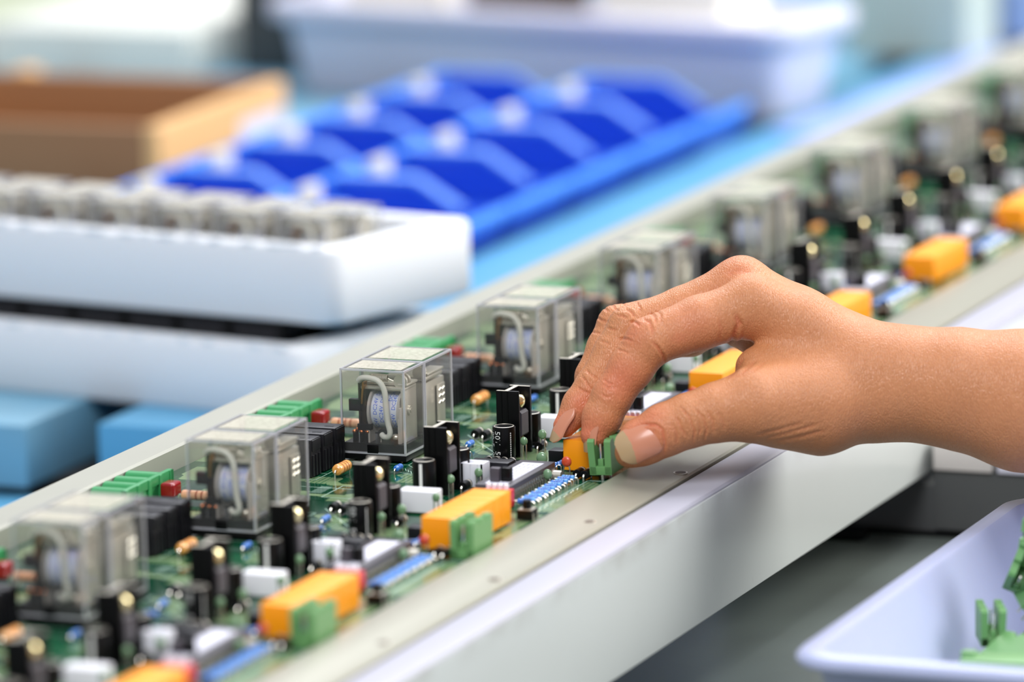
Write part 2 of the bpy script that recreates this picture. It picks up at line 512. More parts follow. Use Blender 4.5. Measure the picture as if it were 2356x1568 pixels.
def m_cap(r, h):
    def f(b):
        b.lathe([(r * .86, 1.0), (r, 1.3), (r, 2.0), (r * .95, 2.6), (r, 3.2), (r, h - .5), (r * .97, h - .05), (r * .9, h)], n=28)
        b.lathe([(r * .9, h - .02), (r * .82, h + .12), (r * .78, h - .15), (.1, h - .15)], n=28, mi=1)
        for x in (-1.6, 1.6):
            b.tube([(x, 0, -.6), (x, 0, 1.4)], .3, 8, mi=2)
    return f
def m_cap_print(r, h):
    def f(b):
        rr = r + .03
        def mp(a0, z0):
            return lambda tx, ty: (rr * math.sin(a0 + ty / rr), -rr * math.cos(a0 + ty / rr), z0 - tx)
        for z0 in (h * .72, h * .18):
            text_into(b, '50V', 3.5, mp(-.26, z0))
            text_into(b, '100\u00b5F', 2.9, mp(-.88, z0))
        for k in range(12):
            z = 3 + k * (h - 4.5) / 12
            a = .98
            b.add([mp(a, z)(-.3, -.25), mp(a, z)(.3, -.25), mp(a, z)(.3, .25), mp(a, z)(-.3, .25)], [(0, 1, 2, 3)])
    return f
def m_stripe(r, h):
    def f(b):
        rr = r + .03
        for k in range(3):
            a0, a1 = -.05 + k * .09, -.05 + (k + 1) * .09
            b.add([(rr * math.sin(a0), -rr * math.cos(a0), 2.2), (rr * math.sin(a1), -rr * math.cos(a1), 2.2),
                   (rr * math.sin(a1), -rr * math.cos(a1), h - .8), (rr * math.sin(a0), -rr * math.cos(a0), h - .8)], [(0, 1, 2, 3)])
    return f
def m_cement(b):
    b.box(0, 15.4, 0, 8, .6, 9.2, .7, seg=3)
    for x in (1.5, 13.9):
        b.tube([(x, 4, -.6), (x, 4, 1)], .4, 8, mi=1)
def m_header(b):
    b.box(0, 9.4, 0, 1.2, .2, 9.6, .15); b.box(0, 9.4, 6.4, 7.4, .2, 9.6, .15)
    b.box(0, 1.1, 0, 7.4, .2, 9.6, .15); b.box(8.3, 9.4, 0, 7.4, .2, 9.6, .15); b.box(.5, 9, .5, 7, .2, 8.4)
    b.box(3.9, 4.5, -.12, .1, 3, 9.5); b.box(7, 7.4, -.1, .1, 3, 9.5)
    for x in (3, 6.4):
        b.box(x - .3, x + .3, 3.4, 4, .5, 8, mi=1)
def m_chip(b):
    b.box(80.6, 95.4, -56, -8.5, 3.0, 6.6, .3)
    b.box(81.5, 94.4, -55, -9.5, .2, 3.0, mi=1)
    b.box(94.6, 96.6, -56.5, -8, .2, 2.8, mi=1)
def m_chip_pins(b):
    for k in range(20):
        y = -55 + k * 2.4
        b.box(95.3, 96.2, y, y + .9, 2.6, 4.6); b.box(96.0, 96.9, y, y + .9, .1, 3.0)
        b.box(79.6, 80.7, y, y + .9, 2.6, 4.6)
def m_chip_label(b):
    b.box(83.5, 92.5, -53, -13, 6.6, 6.68)
def m_chip_marks(b):
    random.seed(3)
    for r in range(4):
        x = 85 + r * 2.1
        y = -50
        while y < -17:
            l = random.uniform(1, 3.4)
            b.box(x, x + .6, y, y + l, 6.68, 6.72)
            y += l + random.uniform(.7, 2)
def m_axial(L, r, leadh, n=14, ax='x'):
    """Axial part lying on the board: body with bent leads; mats body, lead, band."""
    def f(b):
        z = r + leadh
        prof = [(r * .55, -L / 2), (r * .9, -L / 2 + r * .25), (r, -L / 2 + r * .7), (r * .95, -L / 4), (r * .95, L / 4), (r, L / 2 - r * .7), (r * .9, L / 2 - r * .25), (r * .55, L / 2)]
        b.lathe(prof, (0, 0, z), ax, n)
        for q in (-.2, .02, .2):
            h = q * L
            b.lathe([(r * .96, h - L * .03), (r * .96, h + L * .03)], (0, 0, z), ax, n, mi=2)
        for s in (-1, 1):
            e = s * (L / 2 + 1.4)
            p = [(s * L / 2, z), (e - s * .4, z), (e, z - .5), (e, -.4)]
            b.tube([((u, 0, w) if ax == 'x' else (0, u, w)) for u, w in p], .32, 8, mi=1)
    return f
def m_diode(L, r, ax):
    def f(b):
        z = r + .5
        b.lathe([(r * .9, -L / 2), (r, -L / 2 + .2), (r, L / 2 - .2), (r * .9, L / 2)], (0, 0, z), ax, 16)
        b.lathe([(r * 1.02, L * .22), (r * 1.02, L * .38)], (0, 0, z), ax, 16, mi=2)
        for s in (-1, 1):
            e = s * (L / 2 + 1.2)
            p = [(s * L / 2, z), (e - s * .4, z), (e, z - .5), (e, -.4)]
            b.tube([((u, 0, w) if ax == 'x' else (0, u, w)) for u, w in p], .4, 8, mi=1)
    return f
def m_disc(r, h, tilt=.35):
    def f(b):
        b.ell((0, 0, h), (r, r * .62, r * 1.1), 18, 12)
        for x in (-.9, .9):
            b.tube([(x, 0, -.5), (x, 0, h - r * .8), (x * .6, 0, h - r * .5)], .32, 8, mi=1)
    return f
def m_red_disc(b):
    b.ell((0, 0, 6.4), (2.1, 1.0, 2.1), 18, 12)
    for x in (-1.3, 1.3):
        b.tube([(x, 0, -.5), (x, 0, 3.4), (x * .7, 0, 5)], .28, 8, mi=1)
def m_film_cap(b):
    b.box(-3, 3, -4, 4, .6, 6.4, 1.4, seg=4)
def m_orange(b):
    for k in range(6):
        y0 = 2.9 + k * 8.7
        b.box(94.3, 109.3, y0, y0 + 8.6, .9, 13.0, .35)
    for k in range(6):
        b.box(96, 97, 5 + k * 8.9, 5.6 + k * 8.9, -.4, 1)
        b.box(107, 108, 5 + k * 8.9, 5.6 + k * 8.9, -.4, 1)
def m_dip(b):
    b.box(88.2, 99.4, -69.5, -62, .4, 7.2, .25)
def m_knob(b):
    b.box(-.8, .8, -.9, .9, 0, 2.2, .25)
def m_button(b):
    b.box(-3.2, 3.2, -3.2, 3.2, .6, 4.2, .2)
    for x in (-3.4, 3.2):
        for y in (-2.4, 2.0):
            b.box(x, x + .3, y, y + .5, -.4, 3, mi=1)
    b.box(-2.8, 2.8, -2.8, 2.8, 4.15, 4.4, mi=1)
    b.lathe([(1.75, 4.3), (1.75, 7.4), (1.5, 7.7)], n=20)
def m_terminal(b):
    # screwless terminal: open-topped bays with rounded ribs towards the rail, frame on the board side
    b.box(-56.4, -41, 30, 72, .2, 5.4)
    b.box(-42.6, -40.4, 30, 72.4, 5.4, 9.2, .3)
    b.box(-40.9, -40.0, 69.6, 72.4, .2, 9.0, .1)
    for k in range(5):
        b.box(-41.2, -40.0, 30 + 10 * k, 32.4 + 10 * k, .2, 9.0, .1)
    for k in range(4):
        y0 = 31 + k * 10.2
        pr = [(y0 + .2, 5.4), (y0 + .8, 7.2), (y0 + 2.4, 8.6), (y0 + 4.6, 8.9), (y0 + 6.2, 8.4), (y0 + 6.6, 7.6), (y0 + 5.4, 5.4)]
        b.prism(pr, -56.6, -42, 'x')
def m_green(b):
    """Two-pole pluggable header: floor, two side walls notched on top, open ends, pins (mi 1)."""
    b.box(0, 9.0, 0, 19, 0, 3.4, .2)
    for x0, x1, flare in ((0, 2.7, -.4), (6.3, 9.0, .3)):
        pr = [(0, 0), (19, 0), (19, 13.4), (18, 14.2), (13.4, 14.2), (12.8, 12.4), (11.2, 12.4), (10.6, 14.2), (6.8, 14.2), (6.2, 12.4), (4.6, 12.4), (4.0, 14.2), (1, 14.2), (0, 13.2)]
        n = len(pr)
        vs = [(x0, y, z) for y, z in pr] + [(x1, y, z) for y, z in pr]
        vs = [(x + (flare * z / 13.4), y, z) for x, y, z in vs]
        b.add(vs, [tuple(range(n))[::-1], tuple(range(n, 2 * n))] + [(i, (i + 1) % n, n + (i + 1) % n, n + i) for i in range(n)])
    for y in (1.8, 11.0):
        b.box(3.4, 5.6, y - 1.2, y + 1.2, 3, 6.2, .2)
        b.box(4.1, 4.9, y - .4, y + .4, 3, 12.2, .15, mi=1)
        b.box(4.1, 4.9, y - .4, y + .4, -3.6, 0, mi=1)
def m_can(b):
    b.box(-1.9, 1.9, -1.5, 1.5, .2, 5.6, .3)
def m_crystal(b):
    b.lathe([(2.0, 0), (2.0, 5.2)], (0, 0, 2.1), 'x', 18)
    b.lathe([(2.15, -.2), (2.15, .3)], (0, 0, 2.1), 'x', 18)
def m_block(x, y, z):
    def f(b):
        b.box(0, x, 0, y, .2, z, .2)
    return f
def m_strip(b):
    b.box(0, 25, 0, 3, .3, 4.6, .15)

ORD = ['first', 'second', 'third', 'fourth', 'fifth', 'sixth', 'seventh', 'eighth', 'ninth', 'tenth', 'eleventh', 'twelfth', 'thirteenth']
BOARD_LABELS = {
    -1: 'green circuit board cut off by the bottom left corner, nearest the camera',
    0: 'green circuit board second from the camera end, its clear relays blurred',
    1: 'green circuit board third from the camera end, just before the sharpest relay',
    2: 'green circuit board under the fingertips, with the sharpest clear relay',
    3: 'green circuit board directly behind the hand, orange block partly covered',
}
def board(n):
    lab = BOARD_LABELS.get(n) or 'blurred green circuit board on the rail, %s in line from the camera end' % ORD[n + 1]
    t = thing('circuit_board', lab, 'circuit board', (0, (n - 2) * PITCH, 0), group='circuit boards lined up on the conveyor rail')
    P = lambda name, mats, fn, loc=(0, 0, 0), key=None, rot=(0, 0, 0), label=None, parent=t, smooth=35: part(name, mats, fn, parent, loc, rot, key or name, label, smooth)
    P('board_base', [pcb_m, silk], m_base, label='glossy green board with pale printed lines')
    add_relay(t, (0, 0, 0))
    add_relay(t, (0, 21.6, 0), rear=True)
    for k in range(3):
        P('switch_relay', [blackmatt, black], m_switch_relay, (0, -2 - 12 * k, 0), label='black box relay')
    for (x, y, ck) in ((58, 23.5, 0), (57.6, -51.2, 1)):
        h = P('heat_sink', [anod, rawalu], m_heat_sink, (x, y, 0), label='black finned heat sink')
        q = part('transistor', [steel, chiptop, tin], m_transistor, h, key='transistor', label='dark grey transistor')
        part('screw', [brass], m_screw, h, key='hs_screw', label='bright brass screw')
    c1 = P('capacitor', [black, rawalu, tin], m_cap(4.6, 15), (65, 13.4, 0), 'cap_big', label='black can capacitor printed 50V')
    part('capacitor_print', [whiteink], m_cap_print(4.6, 15), c1, key='cap_print', smooth=0)
    c2 = P('capacitor', [black, rawalu, tin], m_cap(4.6, 15.6), (60.6, -58.6, 0), 'cap_stripe', label='black can capacitor with pale stripe')
    part('stripe', [whiteink], m_stripe(4.6, 15.6), c2, key='cap_stripe_print', smooth=0)
    P('capacitor', [black, rawalu, tin], m_cap(4.3, 14), (63.4, 46, 0), 'cap_s')
    P('capacitor', [black, rawalu, tin], m_cap(4.3, 14), (62.6, -28, 0), 'cap_s')
    P('cement_resistor', [whitecer, tin], m_cement, (60.4, 60, 0), label='white ceramic block')
    P('pin_header', [whitepl, tin], m_header, (65.6, -34, 0), label='white square connector')
    ch = P('chip', [chiptop, black], m_chip, label='long dark chip in its socket')
    part('pins', [tin], m_chip_pins, ch, key='chip_pins', label='row of silver pins')
    lb = part('chip_label', [paper], m_chip_label, ch, key='chip_label', label='pale paper label')
    part('label_print', [mat('label_ink', (168, 168, 182), .6)], m_chip_marks, ch, key='chip_marks', smooth=0)
    for k in range(14):
        P('resistor', [(blueres, skyres)[k % 2], tin, navy], m_axial(5.4, 1.1, 1.0), (103.0 + .5 * (k % 2), -61 + 3.5 * k, 0), ('res_blue', 'res_sky')[k % 2], label='blue resistor')
    for i, (x, y, rz) in enumerate(((31, -15, PI / 2), (40.8, 36, PI / 2), (44, 20, 0), (76, -18, PI / 2), (73.5, -21, PI / 2), (79, -14, PI / 2), (88, 6, 0), (90.5, 9, PI / 2), (56, 62, 0))):
        P('resistor', [blueres, tin, navy], m_axial(5.4, 1.3, .6), (x, y, 0), 'res_blue2', rot=(0, 0, rz), label='blue resistor')
    P('resistor', [tan, tin, band_brown], m_axial(11.5, 2.3, 1.4, 18, 'y'), (12.8, -29, 0), 'res_tan', label='tan resistor with brown bands')
    P('resistor', [salmon, tin, band_brown], m_axial(13, 2.0, 1.2, 18, 'x'), (-22, 55, 0), 'res_salmon', label='salmon resistor')
    P('film_capacitor', [redcap], m_film_cap, (-36.5, 62, 0), label='glossy dark red capacitor')
    for x in (61, 64.3, 67.6, 70.9):
        P('diode', [black, tin, steel], m_diode(6.4, 1.7, 'y'), (x, 4.4, 0), 'diode_y', label='black diode with silver band')
    for x, y in ((36.4, 55), (41, 53), (70.6, 39), (104.6, -6), (108.2, -7), (70, -40)):
        P('diode', [black, tin, steel], m_diode(6.4, 1.8, 'y'), (x, y, 0), 'diode_y2', label='black diode with silver band')
    P('terminal_strip', [black], m_strip, (58.5, -3.8, 0), label='low black strip')
    P('relay_block', [blackmatt], m_block(9, 8, 6), (68.5, -14, 0), 'block_a')
    P('relay_block', [blackmatt], m_block(6, 7, 5), (82, 18, 0), 'block_b')
    for x, y, r, h in ((69.8, 22.5, 1.6, 7.2), (72, 37, 1.8, 7.2), (86.2, 0.5, 2.3, 5.6), (97.4, -22, 1.9, 4.4), (68, -50, 1.7, 6.6), (74, -36, 1.7, 6.4), (76.5, 60, 1.6, 5)):
        P('disc_capacitor', [greencer, tin], m_disc(r, h), (x, y, 0), 'disc_%g' % r, label='pale green bead capacitor')
    P('disc_capacitor', [redcer, tin], m_red_disc, (99.4, -6.5, 0), 'disc_red', label='small red disc')
    P('crystal', [steel], m_crystal, (94.5, -12.5, 0), label='small silver can')
    P('jumper', [chiptop], m_can, (86.5, -49, 6.5), 'can_grey')
    P('jumper', [black], m_can, (90.6, -47.4, 6.5), 'can_black')
    P('relay_bank', [orange], m_orange, key='orange', label='bright orange block of six')
    d = P('dip_switch', [red], m_dip, label='red switch block')
    for k in range(4):
        part('lever', [whitepl], m_knob, d, (89.8 + 2.4 * k, -64.2, 7.0), key='knob', label='white lever')
    P('push_button', [black, steel], m_button, (112.5, 63.5, 0), label='black push button')
    P('terminal_block', [greendark], m_terminal, label='emerald green terminal block')
    if n <= 1:
        g = P('green_connector', [greencon, tin], m_green, (109.9, -6.5, 0.1), 'green_con', label='leaf green two-pole connector')
    return t
for n in range(-1, 11):
    board(n)

# the loose connector pinched between index finger and thumb
g = part('green_connector', [greencon, tin], m_green, None, (110.2, -9.0, 2.2), (R_(1.5), R_(-2.5), R_(1)), 'green_con')
tag(g, 'leaf green connector pinched between thumb and index finger', 'connector')

# ------------------------------------------------------------------ conveyor rails
def rail_material(name, col, col2, rough, metal):
    m = mat(name, col, rough, metal, var=.08, scale=18, dark=col2, stretch=(1, .12, 1), bump=.05, bscale=1400)
    return m
steel_band = rail_material('worn_rail_steel', (166, 166, 150), (140, 136, 122), .34, .3)
def face_material():
    m = mat('white_enamel_face', (204, 209, 206), .28, 0, var=.02, scale=25, coat=.2)
    m = m.copy(); m.name = 'white_enamel_face_worn'
    nt = m.node_tree; N, L = nt.nodes, nt.links
    b = N['Principled BSDF']
    src = b.inputs['Base Color'].links[0].from_socket
    tc = [n for n in N if n.type == 'TEX_COORD'][0]
    sx = N.new('ShaderNodeSeparateXYZ'); L.new(tc.outputs['Object'], sx.inputs[0])
    no = N.new('ShaderNodeTexNoise'); no.inputs['Scale'].default_value = 60; no.inputs['Detail'].default_value = 6
    mp = N.new('ShaderNodeMapping'); mp.inputs['Scale'].default_value = (1, .7, .7)
    L.new(tc.outputs['Object'], mp.inputs[0]); L.new(mp.outputs[0], no.inputs['Vector'])
    mr = N.new('ShaderNodeMapRange'); mr.inputs[1].default_value = -.012; mr.inputs[2].default_value = -.002
    L.new(sx.outputs['Z'], mr.inputs[0])
    g = N.new('ShaderNodeMapRange'); g.inputs[1].default_value = .46; g.inputs[2].default_value = .7
    L.new(no.outputs['Fac'], g.inputs[0])
    mu = N.new('ShaderNodeMath'); mu.operation = 'MULTIPLY'
    L.new(mr.outputs[0], mu.inputs[0]); L.new(g.outputs[0], mu.inputs[1])
    mh = N.new('ShaderNodeMath'); mh.operation = 'MULTIPLY'; mh.inputs[1].default_value = .5; L.new(mu.outputs[0], mh.inputs[0]); mu = mh
    vo = N.new('ShaderNodeTexVoronoi'); vo.inputs['Scale'].default_value = 95
    mp2 = N.new('ShaderNodeMapping'); mp2.inputs['Scale'].default_value = (1, 1, .35)
    L.new(tc.outputs['Object'], mp2.inputs[0]); L.new(mp2.outputs[0], vo.inputs['Vector'])
    lt = N.new('ShaderNodeMath'); lt.operation = 'LESS_THAN'; lt.inputs[1].default_value = .05
    L.new(vo.outputs['Distance'], lt.inputs[0])
    m3 = N.new('ShaderNodeMath'); m3.operation = 'MULTIPLY'; m3.inputs[1].default_value = .10
    L.new(lt.outputs[0], m3.inputs[0])
    ad = N.new('ShaderNodeMath'); ad.operation = 'ADD'; ad.use_clamp = True
    L.new(mu.outputs[0], ad.inputs[0]); L.new(m3.outputs[0], ad.inputs[1])
    mx = N.new('ShaderNodeMix'); mx.data_type = 'RGBA'
    L.new(ad.outputs[0], mx.inputs['Factor']); L.new(src, mx.inputs['A']); mx.inputs['B'].default_value = rgb(130, 122, 108)
    L.new(mx.outputs['Result'], b.inputs['Base Color'])
    return m
enamel = face_material()
enamel_top = mat('painted_flange', (172, 172, 184), .3, 0, var=.04, scale=40, stretch=(1, .15, 1))
darkgap = mat('dark_gap', (24, 24, 24), .6)
rt = thing('conveyor_rail', 'pale metal conveyor rail under the hand with a tall white front face', 'conveyor rail', (0, 0, 0))
Y0, Y1 = -520, 278
part('guide', [steel_band], lambda b: b.prism([(119.4, -2.4), (121.0, 2.6), (123, 3.0), (135.2, 1.2), (136.4, 0.7), (143.2, 0.1), (144.0, -.6), (144.0, -4), (119.4, -4)], Y0, Y1, 'y'), rt, label='worn steel guide strip', smooth=20)
part('flange', [enamel_top, darkgap], lambda b: (b.prism([(145.2, -1.3), (158.6, -1.0), (160.2, -1.5), (160.8, -2.6), (160.8, -6), (145.2, -6)], Y0, Y1, 'y'), b.box(143.9, 145.3, Y0, Y1, -6, -2.8, mi=1)), rt, label='painted outer flange', smooth=20)
part('face', [enamel], lambda b: b.box(157.8, 161.0, Y0, Y1, -50.6, -3.0, .9, seg=3), rt, label='smooth white front face with scuffs')
part('slide', [steel_band], lambda b: b.box(115.6, 119.3, Y0, Y1, -12, -1.7), rt)
for i, (x, y) in enumerate(((137.3, -81.2), (140.2, 12.1), (137.7, -281.4), (139, -181), (139.5, 105), (139, 205))):
    part('screw', [mat('rusty_recess', (92, 78, 66), .5, .4, var=.3), steel], lambda b: (b.lathe([(2.2, -.2), (2.2, .25), (1.2, .3)], n=18), b.lathe([(2.9, -.2), (2.9, .12)], n=18, mi=1)), rt, (x, y, .55), key='rail_screw', label='countersunk screw')
rt2 = thing('conveyor_rail', 'farther stretch of pale conveyor rail beyond the wrist', 'conveyor rail', (0, 0, 0))
part('guide', [steel_band], lambda b: b.prism([(119.4, -2.4), (121.0, 2.6), (123, 3.0), (135.2, 1.2), (136.4, 0.7), (143.2, 0.1), (144.0, -.6), (144.0, -4), (119.4, -4)], Y1 + 2, 1480, 'y'), rt2, smooth=20)
part('flange', [enamel_top, darkgap], lambda b: (b.prism([(145.2, -1.3), (158.6, -1.0), (160.2, -1.5), (160.8, -2.6), (160.8, -6), (145.2, -6)], Y1 + 2, 1480, 'y'), b.box(143.9, 145.3, Y1 + 2, 1480, -6, -2.8, mi=1)), rt2, smooth=20)
part('face', [enamel], lambda b: b.box(146, 154.0, Y1 + 2, 1480, -53, -4.0, .9, seg=3), rt2)
part('slide', [steel_band], lambda b: b.box(115.6, 119.3, Y1 + 2, 1480, -12, -1.7), rt2)
part('leg', [enamel_top], lambda b: (b.box(6, 36, 760, 790, -800, -40), b.box(6, 143, 760, 790, -40, -12.1)), rt2)
part('leg', [enamel_top], lambda b: (b.box(6, 36, -510, -480, -800, -40), b.box(6, 143, -510, -480, -40, -12.1)), rt)
ft = thing('conveyor_rail', 'thin upright far rail along the blue bench side of the boards', 'conveyor rail')
part('guide', [mat('far_rail_alu', (158, 158, 146), .45, .1, var=.05, scale=30)], lambda b: b.prism([(-75, 7.6), (-74, 9.0), (-58.6, 9.2), (-57.4, 8.4), (-57, .2), (-57, -1.7), (-52, -1.7), (-52, -12), (-75, -12)], Y0, 1480, 'y'), ft, smooth=20)
for y in (-440, 720):
    part('leg', [enamel_top], lambda b: b.box(-74, -54, y, y + 30, -800, -12), ft)

# ------------------------------------------------------------------ the hand (own frame: u to the fingers' right, v down the forearm side, w away)
HAND_R = Matrix(((0.92814, 0.047913, -0.369134), (0.371521, -0.180443, 0.910721), (-0.022972, -0.982418, -0.185277)))
HAND_O = Vector((159.968, 26.91, 40.035))
#HANDPTS
HC = dict(
    index=[(6.25, -25.37, 6, 10.98), (-15.34, -18.49, 2, 10.62), (-35.13, -11.12, -2, 9.58), (-42.48, -0.87, -2, 8.72), (-50.01, 10.59, -2, 7.87), (-53.94, 18.8, -2, 7.69), (-56.86, 25.62, -3, 5.64)],
    middle=[(1.99, -33.61, 24, 10.38), (-21.62, -23.73, 21, 8.98), (-43.12, -16.81, 17, 8.1), (-49.02, -6.47, 15, 7.92), (-56.99, 6.94, 12, 7.4), (-62.33, 14.16, 11, 7.05), (-68.54, 22.38, 9, 4.64)],
    ring=[(-1.74, -31.54, 44, 9.77), (-26.25, -22.1, 41, 8.19), (-47.56, -18.08, 38, 7.31), (-52.12, -8.51, 36, 7.13), (-57.38, 2.94, 33, 6.6), (-60.2, 15.41, 30, 4.86)],
    pinky=[(-3.23, -22.54, 60, 8.79), (-17.03, -12.87, 57, 7.55), (-33.6, -9.89, 54, 6.84), (-39.6, -2.89, 52, 6.13), (-43.49, 4.1, 50, 4.72)],
    thumb=[(32.19, 14.48, -6, 17.75), (6.24, 13.53, -14, 13.27), (-9.17, 16.56, -17, 11.55), (-19.73, 19.6, -18, 10.53), (-29.58, 23.34, -18, 10.19), (-38.89, 28.45, -17, 9.34), (-43.46, 32.54, -16, 5.78)],
    mc_index=[(6.25, -25.37, 6, 10.98), (26.08, -15.42, 8, 14.43), (51.72, 2.6, 6, 19.22), (67.16, 5.52, 6, 20.25)],
    mc_middle=[(1.99, -33.61, 24, 10.38), (23.44, -18.91, 24, 13.49), (52.72, 0.98, 22, 18.32)],
    mc_ring=[(-1.81, -29.43, 42, 9.76), (24.14, -13.73, 38, 12.88), (53.22, 3.62, 30, 18.04)],
    mc_pinky=[(-3.31, -21.65, 58, 8.78), (24.74, -8.5, 50, 12.25), (53.6, 5.4, 36, 17.39)],
    fore1=[(51.47, 3.09, 2, 19.18), (65.03, 5.13, 0, 20.19), (85.49, 7.35, -1, 23.26), (112.09, 12.13, -2, 27.36), (171.83, 17.19, 6, 30.54), (260.72, 13.98, 26, 33.93)],
    fore2=[(53.22, 3.97, 30, 18.04), (67.1, 5.35, 30, 19.42), (87.75, 7.59, 28, 23.22), (114.61, 12.42, 26, 27.35), (175.09, 17.54, 34, 30.92), (264.74, 14.27, 52, 34.32)],
    thenar=[(6.24, 13.53, -14, 13.27), (16.73, 13.6, -8, 15.35), (30.59, 13.65, -4, 17.6), (49.63, 11.12, 0, 16.43)],
    web=[(7.7, 0.0, 0, 8.9), (22.45, 0.02, 4, 13.72)],
    palm=[(15.53, -8.51, 40, 10.45), (32.74, 0.18, 36, 13.91)],
)
CREASES = [
    ([(-42.8, -18.35), (-41.49, -19.01), (-38.87, -17.04)], 0.55, 0.5),
    ([(-38.22, -20.1), (-35.38, -18.79), (-34.29, -15.3), (-34.07, -13.55)], 0.5, 0.55),
    ([(-35.38, -22.72), (-33.2, -20.97), (-32.76, -17.92)], 0.4, 0.55),
    ([(-32.76, -23.59), (-31.01, -21.41), (-31.23, -17.92)], 0.3, 0.6),
    ([(-47.17, -11.8), (-44.98, -12.24), (-41.49, -10.93)], 0.35, 0.5),
    ([(-48.26, -7.88), (-45.86, -7.44), (-42.8, -6.13)], 0.3, 0.5),
    ([(-34.94, -11.8), (-31.89, -8.31), (-29.92, -5.26), (-29.49, -2.42)], 0.6, 0.6),
    ([(-53.54, 3.54), (-51.71, 5.38), (-48.65, 5.99)], 0.35, 0.5),
    ([(-54.15, 5.38), (-51.71, 6.91), (-48.04, 7.21)], 0.35, 0.5),
    ([(-54.76, 9.05), (-52.93, 10.57), (-49.87, 10.88)], 0.3, 0.5),
    ([(-48.04, -21.19), (-45.86, -21.41), (-43.67, -20.1)], 0.5, 0.5),
    ([(-44.55, -24.03), (-41.93, -22.72), (-40.84, -20.75)], 0.55, 0.5),
    ([(-40.18, -27.08), (-38.87, -24.9), (-38.44, -22.72)], 0.4, 0.5),
    ([(-51.75, -16.39), (-49.79, -15.95), (-47.6, -15.3)], 0.4, 0.5),
    ([(-54.59, -11.37), (-52.41, -10.71), (-50.22, -9.62)], 0.3, 0.5),
    ([(-60.26, -0.12), (-58.43, 1.71), (-54.76, 4.16)], 0.4, 0.5),
    ([(-62.1, 2.32), (-60.26, 4.46), (-57.82, 8.43)], 0.4, 0.5),
    ([(-63.63, 7.21), (-61.49, 8.13), (-58.43, 9.96)], 0.35, 0.5),
    ([(-53.28, -24.9), (-52.41, -24.47), (-50.66, -22.72)], 0.45, 0.5),
    ([(-50.22, -26.65), (-48.91, -25.34), (-47.17, -22.72)], 0.4, 0.5),
    ([(-55.46, -20.75), (-53.72, -19.66), (-51.1, -18.79)], 0.45, 0.5),
    ([(-45.86, -28.39), (-44.98, -27.08), (-44.11, -24.9)], 0.35, 0.5),
    ([(-57.64, -14.86), (-55.9, -14.64), (-53.28, -13.99)], 0.3, 0.5),
    ([(-1.59, -22.74), (-0.37, -17.85), (-2.81, -10.51), (-6.48, -3.18)], 0.8, 1.0),
    ([(0.24, -20.9), (1.47, -15.4), (0.86, -9.29)], 0.4, 0.8),
    ([(-6.17, 3.54), (-2.2, 0.49), (2.08, -5.01)], 0.6, 0.8),
    ([(-4.65, 4.16), (0.86, 0.49), (7.58, -4.4)], 0.5, 0.8),
    ([(-1.59, 3.54), (3.91, 0.49), (10.02, -3.18)], 0.35, 0.8),
    ([(-8.31, -20.29), (-7.09, -15.4), (-7.7, -10.51)], 0.3, 0.8),
    ([(-24.55, 13.44), (-20.62, 18.02), (-18.33, 23.91), (-18.99, 29.15)], 0.5, 0.45),
    ([(-19.32, 14.09), (-15.06, 18.35), (-13.59, 22.93), (-14.73, 28.17)], 0.45, 0.45),
    ([(-17.35, 19.33), (-16.04, 22.93), (-16.7, 25.88)], 0.35, 0.4),
    ([(-26.52, 16.38), (-23.57, 22.61), (-21.28, 26.21)], 0.35, 0.6),
    ([(-27.17, 20.31), (-25.21, 24.9), (-24.88, 29.48)], 0.3, 0.6),
    ([(-13.75, 15.4), (-11.46, 19.33), (-10.8, 25.22)], 0.35, 0.7),
    ([(-9.82, 16.06), (-7.2, 20.31), (-6.87, 23.59)], 0.22, 0.8),
    ([(-43.76, 23.71), (-37.65, 21.27), (-33.37, 21.27), (-30.93, 23.1), (-29.83, 28.6), (-30.32, 34.72)], 0.6, 0.55),
    ([(5.13, 25.67), (15.4, 23.1), (25.67, 20.19)], 0.3, 0.8),
    ([(7.7, 27.04), (18.82, 24.3), (30.8, 20.88)], 0.3, 0.8),
    ([(11.12, 28.24), (22.25, 26.18), (34.23, 23.1)], 0.25, 0.8),
    ([(-5.13, -37.31), (0.0, -39.02), (6.85, -37.99)], 0.3, 1.5),
]
REDS = [
    ((-57.9, 25.6, -4), 9.41, 0.75),
    ((-70.12, 23.18, 5), 8.55, 0.75),
    ((-48.14, 3.34, -12), 10.26, 0.55),
    ((-39.07, 25.26, -25), 10.26, 0.55),
    ((-19.14, -18.79, -10), 10.26, 0.25),
    ((-22.67, -11.98, -14), 5.13, 0.6),
    ((0.8, -40.48, 20), 10.26, 0.25),
    ((-41.25, -13.68, -8), 7.7, 0.35),
    ((-62.43, 13.72, 3), 6.84, 0.5),
    ((-34.84, 18.49, -25), 6.84, 0.4),
]
